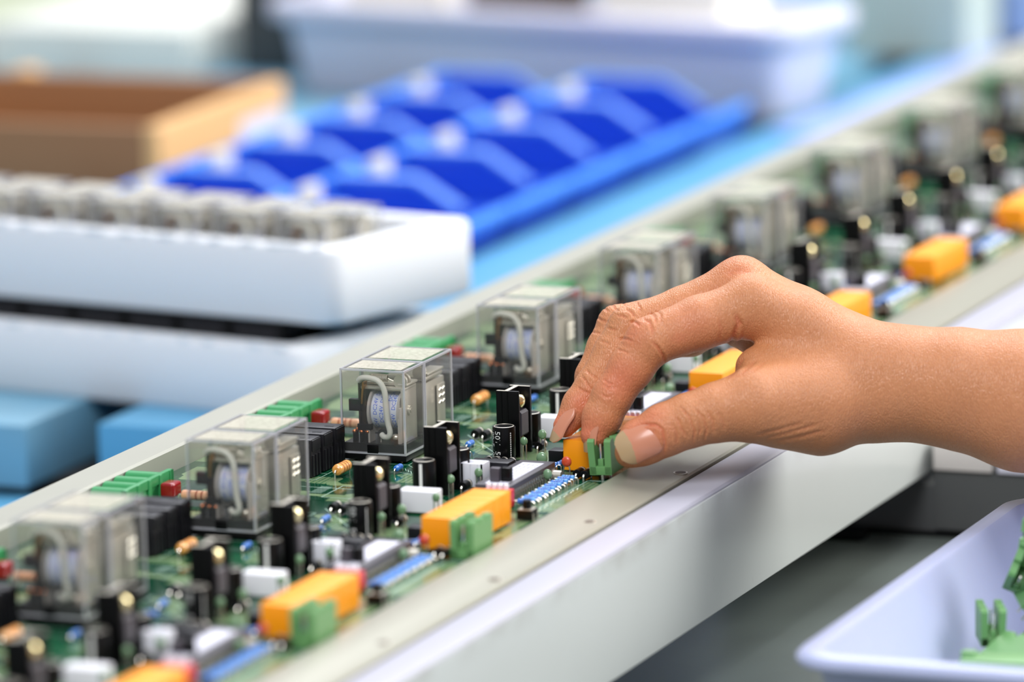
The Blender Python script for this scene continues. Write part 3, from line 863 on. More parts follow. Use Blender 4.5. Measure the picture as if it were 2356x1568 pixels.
#/HANDPTS
def hand_sdf(P):
    P = P.astype(np.float32)
    def seg(a, b):
        a = np.array(a, np.float32); b = np.array(b, np.float32)
        pa = P - a[:3]; ba = b[:3] - a[:3]
        h = np.clip((pa @ ba) / (ba @ ba), 0, 1)
        q = pa - h[:, None] * ba
        return np.sqrt((q * q).sum(1)) - (a[3] + h * (b[3] - a[3]))
    def smin(a, b, k):
        h = np.clip(.5 + .5 * (b - a) / k, 0, 1)
        return b + (a - b) * h - k * h * (1 - h)
    def chain(c, k):
        d = None
        for a, b in zip(c, c[1:]):
            e = seg(a, b)
            d = e if d is None else smin(d, e, k)
        return d
    palm = None
    for nm, k in (('fore1', 3), ('fore2', 3), ('mc_index', 4), ('mc_middle', 4), ('mc_ring', 4), ('mc_pinky', 4), ('thenar', 4), ('web', 4), ('palm', 4)):
        d = chain(HC[nm], k)
        palm = d if palm is None else smin(palm, d, 9.0 if nm != 'web' else 6.0)
    out = palm
    fing = None
    for nm in ('index', 'middle', 'ring', 'pinky', 'thumb'):
        d = chain(HC[nm], 2.2)
        d = smin(d, palm, 6.0 if nm != 'thumb' else 7.0)
        fing = d if fing is None else smin(fing, d, .7)
    return fing

def surface_nets(lo, hi, h):
    nx, ny, nz = [int(math.ceil((b - a) / h)) + 1 for a, b in zip(lo, hi)]
    xs, ys, zs = lo[0] + h * np.arange(nx), lo[1] + h * np.arange(ny), lo[2] + h * np.arange(nz)
    V = np.empty((nx, ny, nz), np.float32)
    yy, zz = np.meshgrid(ys, zs, indexing='ij')
    yz = np.stack([yy.ravel(), zz.ravel()], 1)
    step = 24
    for i in range(0, nx, step):
        xx = xs[i:i + step]
        P = np.empty((len(xx), yz.shape[0], 3), np.float32)
        P[:, :, 0] = xx[:, None]; P[:, :, 1:] = yz[None]
        V[i:i + step] = hand_sdf(P.reshape(-1, 3)).reshape(len(xx), ny, nz)
    ins = V < 0
    c = [V[a:nx - 1 + a, b:ny - 1 + b, d:nz - 1 + d] for a in (0, 1) for b in (0, 1) for d in (0, 1)]
    cnt = sum((q < 0).astype(np.int8) for q in c)
    act = (cnt > 0) & (cnt < 8)
    idx = np.full(act.shape, -1, np.int64)
    ai = np.argwhere(act)
    idx[tuple(ai.T)] = np.arange(len(ai))
    vals = np.stack([q[tuple(ai.T)] for q in c], 1)
    offs = np.array([(a, b, d) for a in (0, 1) for b in (0, 1) for d in (0, 1)], np.float32)
    acc = np.zeros((len(ai), 3), np.float32); num = np.zeros(len(ai), np.float32)
    for i in range(8):
        for j in range(i + 1, 8):
            if np.abs(offs[i] - offs[j]).sum() == 1:
                x = (vals[:, i] < 0) != (vals[:, j] < 0)
                t = vals[:, i] / np.where(x, vals[:, i] - vals[:, j], 1)
                p = offs[i] + t[:, None] * (offs[j] - offs[i])
                acc[x] += p[x]; num[x] += 1
    verts = (ai + acc / num[:, None]) * h + np.array(lo)
    quads = []
    for ax in range(3):
        sl0 = [slice(1, -1)] * 3; sl1 = [slice(1, -1)] * 3
        sl0[ax] = slice(0, -1); sl1[ax] = slice(1, None)
        a, b = ins[tuple(sl0)], ins[tuple(sl1)]
        e = np.argwhere(a != b)
        flip = a[tuple(e.T)]
        base = e + 1
        base[:, ax] -= 1
        u, v = [k for k in range(3) if k != ax]
        def cell(du, dv):
            q = base.copy(); q[:, u] -= du; q[:, v] -= dv
            return idx[tuple(q.T)]
        q = np.stack([cell(1, 1), cell(0, 1), cell(0, 0), cell(1, 0)], 1)
        if ax == 1: flip = ~flip
        q[~flip] = q[~flip][:, ::-1]
        quads.append(q)
    quads = np.concatenate(quads)
    quads = quads[(quads >= 0).all(1)]
    return verts, quads

def skin_material():
    m = bpy.data.materials.new('skin'); m.use_nodes = True
    nt = m.node_tree; N, L = nt.nodes, nt.links
    b = N['Principled BSDF']
    tc = N.new('ShaderNodeTexCoord')
    at = N.new('ShaderNodeAttribute'); at.attribute_name = 'redness'
    no = N.new('ShaderNodeTexNoise'); no.inputs['Scale'].default_value = 55; no.inputs['Detail'].default_value = 5
    L.new(tc.outputs['Object'], no.inputs['Vector'])
    m1 = N.new('ShaderNodeMix'); m1.data_type = 'RGBA'
    m1.inputs['A'].default_value = rgb(188, 124, 80); m1.inputs['B'].default_value = rgb(208, 142, 97)
    L.new(no.outputs['Fac'], m1.inputs['Factor'])
    m2 = N.new('ShaderNodeMix'); m2.data_type = 'RGBA'
    L.new(at.outputs['Fac'], m2.inputs['Factor']); L.new(m1.outputs['Result'], m2.inputs['A'])
    m2.inputs['B'].default_value = rgb(216, 112, 84)
    n3 = N.new('ShaderNodeTexNoise'); n3.inputs['Scale'].default_value = 700; n3.inputs['Detail'].default_value = 2
    L.new(tc.outputs['Object'], n3.inputs['Vector'])
    m3 = N.new('ShaderNodeMix'); m3.data_type = 'RGBA'; m3.blend_type = 'MULTIPLY'; m3.inputs['Factor'].default_value = .25
    cr = N.new('ShaderNodeValToRGB'); cr.color_ramp.elements[0].position = .35; cr.color_ramp.elements[0].color = (.75, .62, .55, 1); cr.color_ramp.elements[1].position = .6
    L.new(n3.outputs['Fac'], cr.inputs[0])
    L.new(m2.outputs['Result'], m3.inputs['A']); L.new(cr.outputs[0], m3.inputs['B'])
    L.new(m3.outputs['Result'], b.inputs['Base Color'])
    b.inputs['Roughness'].default_value = .43
    b.inputs['Specular IOR Level'].default_value = .45
    b.inputs['Subsurface Weight'].default_value = .16
    b.inputs['Subsurface Radius'].default_value = (1, .35, .18)
    b.inputs['Subsurface Scale'].default_value = .003
    mp = N.new('ShaderNodeMapping'); mp.inputs['Scale'].default_value = (1.6, .55, 1)
    mp.inputs['Rotation'].default_value = (0, 0, .35)
    L.new(tc.outputs['Object'], mp.inputs[0])
    vo = N.new('ShaderNodeTexVoronoi'); vo.feature = 'DISTANCE_TO_EDGE'; vo.inputs['Scale'].default_value = 780
    L.new(mp.outputs[0], vo.inputs['Vector'])
    v2 = N.new('ShaderNodeTexNoise'); v2.inputs['Scale'].default_value = 1500; v2.inputs['Detail'].default_value = 3
    L.new(mp.outputs[0], v2.inputs['Vector'])
    sm = N.new('ShaderNodeMath'); sm.operation = 'MINIMUM'; sm.inputs[1].default_value = .22
    L.new(vo.outputs['Distance'], sm.inputs[0])
    ad = N.new('ShaderNodeMath'); ad.operation = 'MULTIPLY_ADD'; ad.inputs[1].default_value = .25
    L.new(v2.outputs['Fac'], ad.inputs[0]); L.new(sm.outputs[0], ad.inputs[2])
    bp = N.new('ShaderNodeBump'); bp.inputs['Strength'].default_value = .75; bp.inputs['Distance'].default_value = .0007
    L.new(ad.outputs[0], bp.inputs['Height']); L.new(bp.outputs[0], b.inputs['Normal'])
    return m

def build_hand():
    v, q = surface_nets((-78, -52, -36), (300, 82, 84), .85)
    a, b, c = v[q[:, 0]], v[q[:, 1]], v[q[:, 2]]
    if (a * np.cross(b, c)).sum() < 0: q = q[:, ::-1].copy()
    me = bpy.data.meshes.new('person')
    me.vertices.add(len(v)); me.vertices.foreach_set('co', v.astype(np.float32).ravel())
    me.loops.add(q.size); me.loops.foreach_set('vertex_index', q.ravel().astype(np.int32))
    me.polygons.add(len(q)); me.polygons.foreach_set('loop_start', np.arange(0, q.size, 4, dtype=np.int32))
    me.update(calc_edges=True); me.validate()
    tmp = bpy.data.objects.new('person', me); C.objects.link(tmp)
    s = tmp.modifiers.new('relax', 'SMOOTH'); s.factor = .5; s.iterations = 3
    s = tmp.modifiers.new('refine', 'SUBSURF'); s.levels = s.render_levels = 1
    dg = bpy.context.evaluated_depsgraph_get()
    me2 = bpy.data.meshes.new_from_object(tmp.evaluated_get(dg))
    bpy.data.objects.remove(tmp)
    n = len(me2.vertices)
    co = np.empty(n * 3, np.float32); me2.vertices.foreach_get('co', co); co = co.reshape(-1, 3)
    no = np.empty(n * 3, np.float32); me2.vertices.foreach_get('normal', no); no = no.reshape(-1, 3)
    near = np.clip(-no[:, 2] * 2.2 + .55, 0, 1)         # creases run over the side of the hand away from the palm
    disp = np.zeros(n, np.float32)
    for pts, dep, wid in CREASES:
        pts = np.array(pts, np.float32)
        best = np.full(n, 1e9, np.float32); tt = np.zeros(n, np.float32)
        L = len(pts) - 1
        lo = pts.min(0) - 4 * wid; hi = pts.max(0) + 4 * wid
        m = (co[:, 0] > lo[0]) & (co[:, 0] < hi[0]) & (co[:, 1] > lo[1]) & (co[:, 1] < hi[1])
        if not m.any(): continue
        c = co[m][:, :2]; bb = np.full(len(c), 1e9, np.float32); ts = np.zeros(len(c), np.float32)
        for i in range(L):
            a, b = pts[i], pts[i + 1]
            ba = b - a
            h = np.clip(((c - a) @ ba) / (ba @ ba), 0, 1)
            d = np.linalg.norm(c - a - h[:, None] * ba, axis=1)
            u = d < bb
            bb[u] = d[u]; ts[u] = (i + h[u]) / L
        fade = np.clip(np.sin(ts * PI) * 1.6, 0, 1)
        disp[m] += dep * fade * (np.exp(-(bb / wid) ** 2) - .35 * np.exp(-((bb - 2 * wid) / (1.2 * wid)) ** 2))
    co -= no * (disp * near)[:, None]
    red = np.zeros(n, np.float32)
    for c, r, a in REDS:
        d = np.linalg.norm(co - np.array(c, np.float32), axis=1)
        red = np.maximum(red, a * np.exp(-(d / r) ** 2))
    red = np.clip(red + np.clip(disp * near, 0, .6) * .5, 0, 1)
    me2.vertices.foreach_set('co', (co * S).ravel())
    at = me2.attributes.new('redness', 'FLOAT', 'POINT'); at.data.foreach_set('value', red)
    me2.shade_smooth(); me2.update()
    me2.materials.append(skin_material())
    o = bpy.data.objects.new('person', me2); C.objects.link(o)
    M = HAND_R.to_4x4(); M.translation = HAND_O * S
    o.matrix_world = M
    tag(o, 'bare right hand and forearm reaching in to press a green connector into a board', 'person')
    return o

def nail(parent, c, along, nrm, L, W, r, label, free=.28, lift=.0):
    """Finger nail: curved shield with a rounded root and a free edge of its own colour."""
    A = Vector(along).normalized(); Nn = Vector(nrm); Nn = (Nn - A * Nn.dot(A)).normalized(); Sd = A.cross(Nn)
    c = Vector(c)
    def f(b):
        nu, nv = 64, 28
        grid = []
        for i in range(nu + 1):
            a = i / nu
            x = (a - .5) * L
            wsc = 1.0
            if a < .3: wsc = math.sqrt(max(0, 1 - ((.3 - a) / .3) ** 2 * .85))
            if a > .72: wsc = math.sqrt(max(0, 1 - ((a - .72) / .28) ** 2 * .8))
            row = []
            for j in range(nv + 1):
                s = (j / nv * 2 - 1) * W / 2 * wsc
                hgt = math.sqrt(max(r * r - s * s, .01)) - r - (x + L * .1) ** 2 / (2 * r * 4.0) + lift
                row.append(c + A * x + Sd * s + Nn * hgt)
            grid.append(row)
        vs = [tuple(p) for row in grid for p in row] + [tuple(p - Nn * .55) for row in grid for p in row]
        K = (nu + 1) * (nv + 1)
        fs, ms = [], []
        for i in range(nu):
            for j in range(nv):
                k = i * (nv + 1) + j
                edge = (j / nv * 2 - 1)
                fr = (i / nu) > 1 - free - .06 * (1 - edge * edge) + .05
                fs.append((k, k + 1, k + nv + 2, k + nv + 1)); ms.append(1 if fr else 0)
                fs.append((K + k, K + k + nv + 1, K + k + nv + 2, K + k + 1)); ms.append(1 if fr else 0)
        for i in range(nu):
            for j in (0, nv):
                k = i * (nv + 1) + j; fs.append((k, k + nv + 1, K + k + nv + 1, K + k)); ms.append(0)
        for j in range(nv):
            for i in (0, nu):
                k = i * (nv + 1) + j; fs.append((k, k + 1, K + k + 1, K + k)); ms.append(1 if i else 0)
        o = len(b.v); b.add(vs, fs); b.m[-len(fs):] = ms
    return part('fingernail', [nail_m, nail_free], f, parent, label=label, smooth=60)
nail_m = mat('nail_plate', (202, 132, 102), .3, var=.03, sss=.15, coat=.15)
nail_free = mat('nail_free_edge', (174, 146, 108), .35, var=.06, coat=.1)
hand = build_hand()
#NAILS
nail(hand, (-39.8, 27.59, -27.2), (-0.87, 0.4, 0.06), (-0.06, -0.16, -1), 19.0, 14.4, 8.6, 'thumbnail with a yellowish free edge', 0.32, 0.5)
nail(hand, (-60.3, 23.54, -5), (-0.28, 0.95, 0.0), (-0.92, -0.28, -0.26), 17, 10.6, 6.2, 'index fingernail with a pale free edge', 0.26, 0.2)
nail(hand, (-71.14, 19.94, 6.5), (-0.56, 0.83, 0.0), (-0.8, -0.5, -0.32), 17.0, 10.0, 5.9, 'middle fingernail with a pale free edge', 0.24, 0.2)
#/NAILS

# ------------------------------------------------------------------ blue bench behind the rail
benchblue = mat('worn_blue_paint', (92, 160, 196), .4, var=.06, scale=9, dark=(74, 142, 182))
benchedge = mat('chipped_blue_paint', (84, 150, 184), .5, var=.1, scale=14, dark=(120, 150, 160))
ZB = -55.0
bench = thing('workbench', 'blue painted plank bench behind the conveyor', 'workbench')
xs = [-1150, -760, -520, -264.5]
for a, b_ in zip(xs, xs[1:]):
    part('plank', [benchedge], lambda b: b.box(a, b_ - 16, 272, 2700, ZB - 30, ZB, 1.5), bench, label='blue painted plank')
part('plank', [benchblue], lambda b: b.box(-250, -84, 286, 2700, ZB - 30, ZB, 1.5), bench, label='blue painted plank')
part('underframe', [mat('dark_underframe', (34, 32, 30), .6)], lambda b: b.box(-1100, -90, 300, 2680, ZB - 60, ZB - 30), bench)
part('lower_shelf', [benchblue], lambda b: b.box(-1100, -90, 40, 271, ZB - 56, ZB - 33, 1.0), bench, label='lower blue ledge')
for x in (-1080, -150):
    for y in (320, 2600):
        part('leg', [mat('dark_underframe', (34, 32, 30), .6)], lambda b: b.box(x, x + 50, y, y + 50, -800, ZB - 60), bench)

# floor and the table in front
fl = part('floor', [mat('floor_paint', (128, 132, 128), .5, var=.08, scale=4)], lambda b: b.box(-3500, 3500, -3200, 4200, -840, -800))
fl['kind'] = 'structure'
ZT = -78.0
tb = thing('side_table', 'dull grey green table below the front rail carrying the plastic box', 'table')
part('table_top', [mat('grey_green_laminate', (112, 122, 116), .34, var=.05, scale=22, dark=(98, 104, 100), bump=.02)], lambda b: b.box(40, 640, -700, 263.6, ZT - 24, ZT, 2), tb)
for x in (60, 580):
    for y in (-660, 200):
        part('leg', [steel], lambda b: b.box(x, x + 36, y, y + 36, -800, ZT - 24), tb)
cb = thing('equipment_cabinet', 'dark grey cabinet behind the side table under the wrist', 'cabinet')
part('body', [mat('charcoal_panel', (74, 76, 76), .42, var=.05)], lambda b: (b.box(60, 660, 267, 600, -800, -56, 2), b.box(164, 660, 264.4, 268, ZT + 3, -49)), cb)
part('plinth', [black], lambda b: b.box(58, 662, 264.2, 267, -800, ZT + 1.5), cb)
part('top_panel', [mat('pale_cabinet_top', (196, 192, 188), .4, var=.04)], lambda b: b.box(164, 191, 262.5, 600, -48.5, -36, 1), cb, label='pale top strip')
part('top_panel', [mat('pale_cabinet_top2', (208, 208, 222), .4, var=.04)], lambda b: b.box(193, 660, 262.5, 600, -48.5, -36, 1), cb, label='pale top strip')
tl = part('dark_tool', [black], lambda b: b.box(-24, 14, -5, 5, 0, 4, 1.5))
tl.location = Vector((124, 249, ZT)) * S
tag(tl, 'small dark object lying at the back of the grey green table', 'tool')

# translucent box of green connectors -------------------------------------------------
pp = mat('milky_polypropylene', (168, 176, 206), .3, var=.02, sss=.2, spec=.5)
BX0, BX1, BY0, BY1, BZ = 252, 520, -190, 92, -18
pb = thing('plastic_box', 'milky translucent plastic box of green connectors on the grey green table', 'box', (0, 0, 0))
def rrect(x0, x1, y0, y1, r, n=8):
    out = []
    for cx, cy, a0 in ((x1 - r, y1 - r, 0), (x0 + r, y1 - r, 90), (x0 + r, y0 + r, 180), (x1 - r, y0 + r, 270)):
        for k in range(n + 1):
            a = R_(a0 + 90 * k / n)
            out.append((cx + r * math.cos(a), cy + r * math.sin(a)))
    return out
def loft(b, loops, cap0=True, cap1=True, mi=0):
    n = len(loops[0]); vs = [p for l in loops for p in l]; fs = []
    for i in range(len(loops) - 1):
        for k in range(n):
            k2 = (k + 1) % n
            fs.append((i * n + k, i * n + k2, (i + 1) * n + k2, (i + 1) * n + k))
    if cap0: fs.append(tuple(range(n))[::-1])
    if cap1: fs.append(tuple((len(loops) - 1) * n + k for k in range(n)))
    b.add(vs, fs, mi)
def tub_body(x0, x1, y0, y1, z0, z1, t, taper, lip, lipdrop, r=14):
    def f(b):
        L = []
        for (d, z) in ((taper, z0), (taper - 1, z0 + 2), (t * .2, z1 - lipdrop - 3), (0, z1 - lipdrop), (-lip + 1, z1 - lipdrop), (-lip, z1 - lipdrop + 1), (-lip, z1 - 2), (-lip + 2, z1), (t - 1, z1), (t, z1 - 1.5), (taper + t, z0 + t + 2), (taper + t + 3, z0 + t)):
            q = rrect(x0 + d, x1 - d, y0 + d, y1 - d, max(r - d * .6, 3))
            L.append([(x, y, z) for x, y in q])
        loft(b, L)
    return f
part('body', [pp], tub_body(BX0 + 7, BX1, BY0 + 7, BY1 - 7, ZT + .2, BZ, 2.2, 16, 7, 5, 15), pb, smooth=50)
def m_long(b):
    """Six-pole header lying on its back: long body with slots along the lower edge."""
    b.box(0, 33, 0, 9, 2.2, 8.6, .3); b.box(0, 33, 2, 9, 0, 2.4, .2)
    for k in range(6):
        b.box(1 + 5.4 * k, 4.8 + 5.4 * k, -.3, 2.2, .2, 2.4, .2)
    b.box(.6, 32.4, 8, 11.5, 5.4, 8.4, .3); b.box(-1.4, 4, 5.5, 9, 7, 10, .3)
    for k in range(6):
        b.box(2.5 + 5.4 * k, 3.3 + 5.4 * k, -2.5, 4, 3, 3.8, mi=1)
spots = [  # x, y, z of the base, then turn about z, y, x in degrees
    (278, -14, -62, 24, 2, 0, 'standing upright at the wall with bright pins showing'),
    (277, 16, -46, 14, 24, 52, 'tilted highest at the far end of the pile'),
    (288, 4, -50, 32, 44, 8, 'leaning right of the upright one'),
    (287, 30, -38, -18, 8, 86, 'lying on top at the far right'),
    (297, -30, -62, 62, 66, 0, 'propped just behind the long flat ones'),
    (298, -4, -54, -30, 118, 12, 'upside down in the middle of the pile'),
    (312, 20, -50, 75, 30, 40, 'at the far right edge of the picture'),
    (283, 12, -66, 5, 90, 0, 'half hidden behind the upright one'),
    (284, -44, -76, 8, 0, 0, 'under the upright one by the long wall'), (303, -66, -76, 40, 0, 0, 'under the long flat ones'),
    (284, 28, -78, 80, 0, 90, 'deep in the pile by the far wall'), (312, -30, -78, 20, 0, 90, 'deep in the middle of the pile'),
    (300, 10, -78, 60, 0, 0, 'deep in the pile behind the middle'), (280, -10, -91, 0, 0, 0, 'on the box floor by the long wall'), (312, -62, -91, 30, 0, 0, 'on the box floor near the front'),
    (326, 0, -91, -30, 0, 0, 'on the box floor far from the wall'), (292, -86, -91, 12, 0, 0, 'on the box floor under the front ones'), (298, -24, -91, 45, 0, 0, 'on the box floor in the middle'), (286, 34, -91, 70, 0, 0, 'on the box floor at the far end'), (322, -90, -91, -50, 0, 0, 'on the box floor at the front right'),
    (290, -74, -78, 85, 0, 0, 'squeezed below the long flat ones'), (316, -96, -77, 5, 0, 0, 'below the right end of the long flat ones'),
]
for (x, y, z, a, b2, c, l) in spots:
    o = part('green_connector', [greencon, tin], m_green, None, (x + 4, y - 34, z + 16), (R_(c), R_(b2), R_(a)), 'green_con')
    tag(o, 'green connector in the milky box, ' + l, 'connector', 'loose green connectors in the plastic box')
for x, y, z, a, l in ((292, -106, -45, -3, 'the rear one of two lying flat'), (299, -121, -48, 2, 'the front one of two lying flat')):
    o = part('green_connector', [greencon, tin], m_long, None, (x, y, z), (R_(4), R_(-2), R_(a)), 'green_long')
    tag(o, 'long green connector in the milky box, ' + l, 'connector', 'long green connectors in the plastic box')

# ------------------------------------------------------------------ foam trays with relays
foam = mat('white_foam', (216, 219, 222), .75, var=.012, scale=300, bump=.25, bscale=500, sss=.15)
def foam_tray(loc, rz, label, W, D, H, cav):
    t = thing('foam_tray', label, 'foam tray', loc, rz, 'white foam trays stacked on the bench')
    def f(b):
        L = []
        for d, z in ((1.5, 0), (0, 2), (0, H - 2), (1.6, H), (14, H), (15, H - 2), (15, H - cav)):
            q = rrect(-W + d, -d, d, D - d, max(9 - d * .4, 2))
            L.append([(x + .12 * y, y, z) for x, y in q])     # outline sheared along x so its edges line up in the camera view
        loft(b, L)
        for k in range(int(W / 14)):                     # torn, crumbly upper rim
            x = -14 * k - random.uniform(4, 12)
            b.ell((x, random.uniform(1.5, 3), H + .2), (random.uniform(3, 7), 1.5, random.uniform(.8, 1.8)), 8, 5)
    part('body', [foam], f, t, smooth=50)
    return t
FA = R_(-9.5)
foam_tray((-161, 317, ZB), FA, 'lower white foam tray, holding black relays, resting on the blue bench', 330, 118, 33, 26)
foam_tray((-147.5, 331, ZB + 42.4), FA, 'upper white foam tray, holding clear relays, at the left', 330, 106, 35.5, 26)
place = ['nearest the right corner', 'second from the right corner', 'third from the right corner', 'fourth from the right corner', 'fifth from the right corner', 'sixth from the right corner', 'seventh from the right corner', 'eighth from the right corner', 'ninth from the right corner']
fm = Matrix.Translation((-161, 317, ZB)) @ Matrix.Rotation(FA, 4, 'Z')
def m_black_relay(b):
    b.box(0, 28, 0, 20, 0, 34.8, .4); b.box(3, 25, -.3, 0, 22, 31, mi=1)
    for x in (6, 13, 20):
        b.box(x, x + 1.2, -.6, 0, 4, 32, mi=1)
for k in range(9):
    p = fm @ Vector((-48 - 30 * k, 17, 7.4))
    o = part('black_relay', [black, blackmatt], m_black_relay, None, p, (0, 0, FA), 'black_relay')
    tag(o, 'black box relay between the two foam trays, %s' % place[k], 'relay', 'black relays in the lower foam tray')
o = part('black_relay', [black, blackmatt], m_black_relay, None, fm @ Vector((-46, 68, 7.4)), (0, 0, FA), 'black_relay')
tag(o, 'black box relay under the far right side of the upper foam tray', 'relay', 'black relays in the lower foam tray')
fm = Matrix.Translation((-147.5, 331, ZB + 42.4)) @ Matrix.Rotation(FA, 4, 'Z')
rows = ['front row', 'back row']
for r in range(2):
    for k in range(7):
        p = fm @ Vector((-43 - 36 * k + 3 * r, 17 + 23 * r, 9.9))
        o = add_relay(None, p, rot=(0, 0, FA + R_(random.uniform(0, 3))), name='relay', simple=True)
        tag(o, 'clear relay in the upper foam tray, %s, %s' % (rows[r], place[k]), 'relay', 'clear relays in the upper foam tray')

# ------------------------------------------------------------------ blue parts bins
binblue = mat('cobalt_plastic', (30, 76, 196), .32, var=.05, spec=.5, sss=.1)
cream = mat('cream_card', (214, 208, 184), .6, var=.03)
def m_bin(b):
    W, L, H, t = 95.0, 104.0, 31.0, 2.2
    pr = [(0, H), (L - 54, H), (L - 26, 13), (L, 16.5), (L - 5, 0), (0, 0)]       # side outline in x, z
    for y0 in (0, W - t):
        b.prism(pr, y0, y0 + t, 'y')
    b.box(0, t, 0, W, 0, H)
    b.box(0, L - 6, 0, W, 0, t)
    b.prism([(L - 5, 0), (L, 16.5), (L - 1.6, 17.8), (L - 3.4, 17), (L - 7, 2)], 0, W, 'y')
def m_bin_rim(b):
    W, L, H, t = 95.0, 104.0, 31.0, 2.2
    b.tube([(t / 2, 0, H), (t / 2, W, H)], 2.6, 8)                                # rolled rims
    b.tube([(L - 1.5, 0, 16.4), (L - 1.5, W, 16.4)], 3.6, 8)
    for y0 in (t / 2, W - t / 2):
        b.tube([(0, y0, H), (L - 54, y0, H), (L - 28, y0, 15)], 2.2, 8)
def m_card(b):
    b.box(2.4, 9, 38, 58, 18, 33.5, .8)
CN = ['nearest row', 'second row', 'third row', 'fourth row', 'fifth row', 'farthest row']
for c in range(2):
    for r in range(6):
        x, y = -356.0 - 98 * c, 612.0 + 98 * r
        t = thing('parts_bin', 'blue open-front parts bin, %s, %s' % (CN[r], ('beside the conveyor', 'beside the wooden tray')[c]), 'bin', (x, y, ZB), group='blue parts bins on the bench')
        part('body', [binblue], m_bin, t, key='bin_body')
        part('rim', [mat('lit_cobalt_plastic', (66, 136, 226), 0.32, var=0.04)], m_bin_rim, t, key='bin_rim', label='rolled rim coloured lighter as if lit')  # bin plastic lightened: light on the rolled rim painted into its colour
        part('label_card', [cream], m_card, t, key='bin_card', label='cream label card')

# ------------------------------------------------------------------ wooden tray, tub, cartons far behind
wood = mat('planed_wood', (228, 186, 130), .55, var=.06, scale=14, dark=(214, 164, 106), stretch=(1, .2, 3))
wood2 = mat('brown_board', (144, 102, 66), .6, var=.08, scale=12, stretch=(.2, 1, 3))
wt = thing('wooden_tray', 'open wooden tray at the left behind the foam trays', 'tray', (-492, 868, ZB), R_(2))
WZ = 45.0
part('side', [wood], lambda b: b.box(-9, 0, 0, 192, 0, WZ, .8), wt, label='pale wooden side')
part('side', [wood], lambda b: b.box(-264, -255, 0, 196, 0, WZ, .8), wt, label='pale wooden side')
part('side', [wood], lambda b: b.box(-178, -166, 186, 204, 0, WZ + 2, .8), wt, label='pale corner post')
part('front', [wood2], lambda b: b.box(-255, -9, 0, 9, 0, WZ - .5, .8), wt, label='brown front board')
part('back', [wood2], lambda b: b.box(-255, -9, 183, 192, 0, WZ, .8), wt, label='brown back board')
part('bottom', [wood2], lambda b: b.box(-255, -9, 9, 183, 0, 5), wt)
part('paper_label', [paper], lambda b: b.box(0, .5, 120, 186, 6, 30), wt, label='white paper label')
tubm = mat('lavender_white_plastic', (202, 202, 216), .4, var=.02, sss=.2)
tu = thing('storage_tub', 'large lavender white storage tub behind the blue bins', 'tub', (0, 0, 0))
part('body', [tubm], tub_body(-366, 0, 0, 96, 0, 62, 3, 10, 10, 12, 20), tu, smooth=50)
tu.location = Vector((-246, 1240, ZB)) * S; tu.rotation_euler = (0, 0, R_(-8))
def at_tub(x, y, z): return Matrix.Translation((-246, 1240, ZB)) @ Matrix.Rotation(R_(-8), 4, 'Z') @ Vector((x, y, z))
o = part('cardboard_carton', [mat('dark_kraft', (92, 80, 74), .6, var=.15)], lambda b: b.box(-36, 36, -16, 16, 0, 84, 2), None, at_tub(-205, 48, 7), (0, 0, R_(6))); tag(o, 'dark brown carton standing in the lavender white tub', 'carton')
o = part('paper_bundle', [mat('ivory_paper', (238, 234, 222), .7)], lambda b: b.box(-45, 45, -26, 26, 0, 86, 3), None, at_tub(-92, 48, 7), (0, 0, R_(-12))); tag(o, 'pale paper bundle in the right half of the lavender white tub', 'paper')
o = part('paper_bundle', [mat('cream_paper', (226, 220, 204), .7)], lambda b: b.box(-30, 30, -28, 28, 0, 86, 3), None, at_tub(-300, 48, 7), (0, 0, R_(8))); tag(o, 'cream paper bundle in the left half of the lavender white tub', 'paper')
gc = part('carton', [mat('pale_grey_carton', (190, 198, 186), .6, var=.04)], lambda b: b.box(-44, 44, 0, 200, 0, 150, 2), None, (-262, 1540, ZB), (0, 0, R_(-8))); tag(gc, 'pale grey green carton on the bench right of the tub', 'carton')
jm = mat('slate_blue_plastic', (130, 148, 186), .4, var=.1)
for i, (x, y) in enumerate(((-200, 1600), (-176, 1690))):
    o = part('plastic_jar', [jm, mat('navy_cap', (70, 84, 104), .4)], lambda b: (b.lathe([(15, 8), (16, 12), (16, 90), (12, 100)], n=24), b.lathe([(17, 0), (17, 9)], n=24, mi=1)), None, (x, y, ZB)); tag(o, ('slate blue jar beside the pale grey green carton', 'slate blue jar next to the brown carton')[i], 'jar')
bc = part('carton', [mat('brown_carton', (152, 108, 82), .65, var=.06)], lambda b: b.box(0, 200, 0, 160, 0, 140, 2), None, (-150, 1760, ZB)); tag(bc, 'brown cardboard carton at the top right corner', 'carton')
ls = part('plastic_strip', [mat('periwinkle_film', (150, 172, 232), .35, var=.05)], lambda b: b.box(-14, 14, 0, 420, 0, 3, 1), None, (-220, 1190, ZB), (0, 0, R_(-2))); tag(ls, 'pale violet blue plastic strip lying on the bench beside the rail', 'strip')
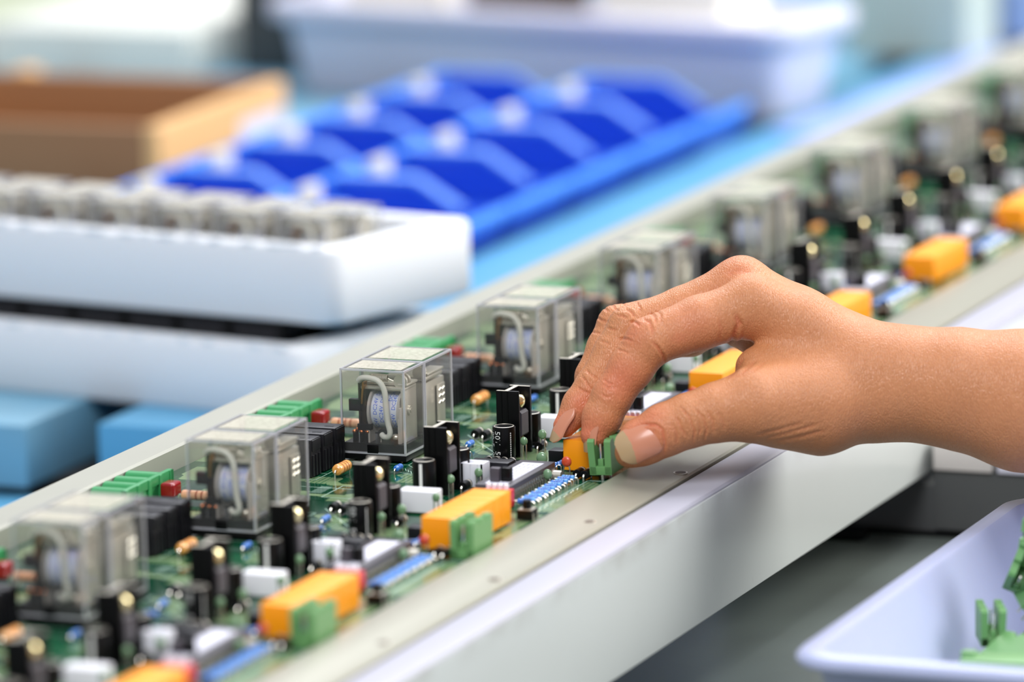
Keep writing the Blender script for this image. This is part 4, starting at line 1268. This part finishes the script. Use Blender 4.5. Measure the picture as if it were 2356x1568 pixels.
# pale second line far left
pale = mat('pale_grey_paint', (216, 218, 208), .5, var=.03)
o = thing('conveyor_line', 'pale grey second conveyor line far behind the wooden tray', 'conveyor')
part('deck', [pale], lambda b: b.box(-840, -690, 1330, 2700, ZB, ZB + 34, 2), o)
part('side_rail', [mat('warm_grey_rail', (190, 184, 178), .5)], lambda b: b.box(-870, -842, 1100, 2700, ZB, ZB + 26, 1), o, label='warm grey rail')
part('deck', [mat('sage_panel', (176, 184, 156), .5)], lambda b: b.box(-1140, -905, 1100, 2700, ZB, ZB + 4, 1), o, label='sage green panel')
o = part('dark_filler', [mat('filler_dark', (58, 60, 60), .5, var=.2)], lambda b: b.box(-26, 26, 0, 60, 0, 62, 5), None, (-648, 1372, ZB)); tag(o, 'dark filler in the gap left of the lavender white tub', 'case')  # dark block added to fill the dark gap left of the tub

# ------------------------------------------------------------------ camera
cam = bpy.data.cameras.new('camera'); co = bpy.data.objects.new('camera', cam); C.objects.link(co)
Rm = HAND_R
M = Matrix((( Rm[0][0], -Rm[0][1], -Rm[0][2]), (Rm[1][0], -Rm[1][1], -Rm[1][2]), (Rm[2][0], -Rm[2][1], -Rm[2][2]))).to_4x4()
M.translation = Vector((903.374, -2044.256, 468.205)) * S
co.matrix_world = M
cam.sensor_width = 36; cam.lens = 200.0; cam.clip_start = .05; cam.clip_end = 60
cam.dof.use_dof = True; cam.dof.focus_distance = 2.262; cam.dof.aperture_fstop = 5.6; cam.dof.aperture_blades = 9
sc = bpy.context.scene
sc.camera = co

# ------------------------------------------------------------------ light
w = bpy.data.worlds.new('world'); sc.world = w; w.use_nodes = True
bg = w.node_tree.nodes['Background']; bg.inputs[0].default_value = (.86, .9, 1.0, 1); bg.inputs[1].default_value = .38
def area(name, loc, target, sx, sy, power, col):
    l = bpy.data.lights.new(name, 'AREA'); l.shape = 'RECTANGLE'; l.size = sx; l.size_y = sy; l.energy = power; l.color = col
    o = bpy.data.objects.new(name, l); C.objects.link(o)
    o.location = loc
    o.rotation_euler = (Vector(target) - Vector(loc)).to_track_quat('-Z', 'Y').to_euler()
    return o
area('window_light', (1.75, 1.6, 1.2), (.1, .3, 0), 1.6, 1.4, 76, (1.0, .98, .94))
area('ceiling_lamp', (-.3, 1.6, 2.2), (0, .5, 0), 1.6, 2.2, 70, (.93, .94, 1.0))
area('ceiling_lamp', (.5, -1.7, 1.9), (0, 0, 0), 1.2, 1.2, 50, (.97, .97, 1.0))
vs = sc.view_settings
vs.view_transform = 'Standard'; vs.look = 'None'; vs.exposure = 0.2; vs.gamma = 1.0; vs.use_curve_mapping = False
sc.cycles.max_bounces = 12; sc.cycles.transparent_max_bounces = 40
sc.cycles.use_denoising = True
sc.cycles.caustics_reflective = False; sc.cycles.caustics_refractive = False
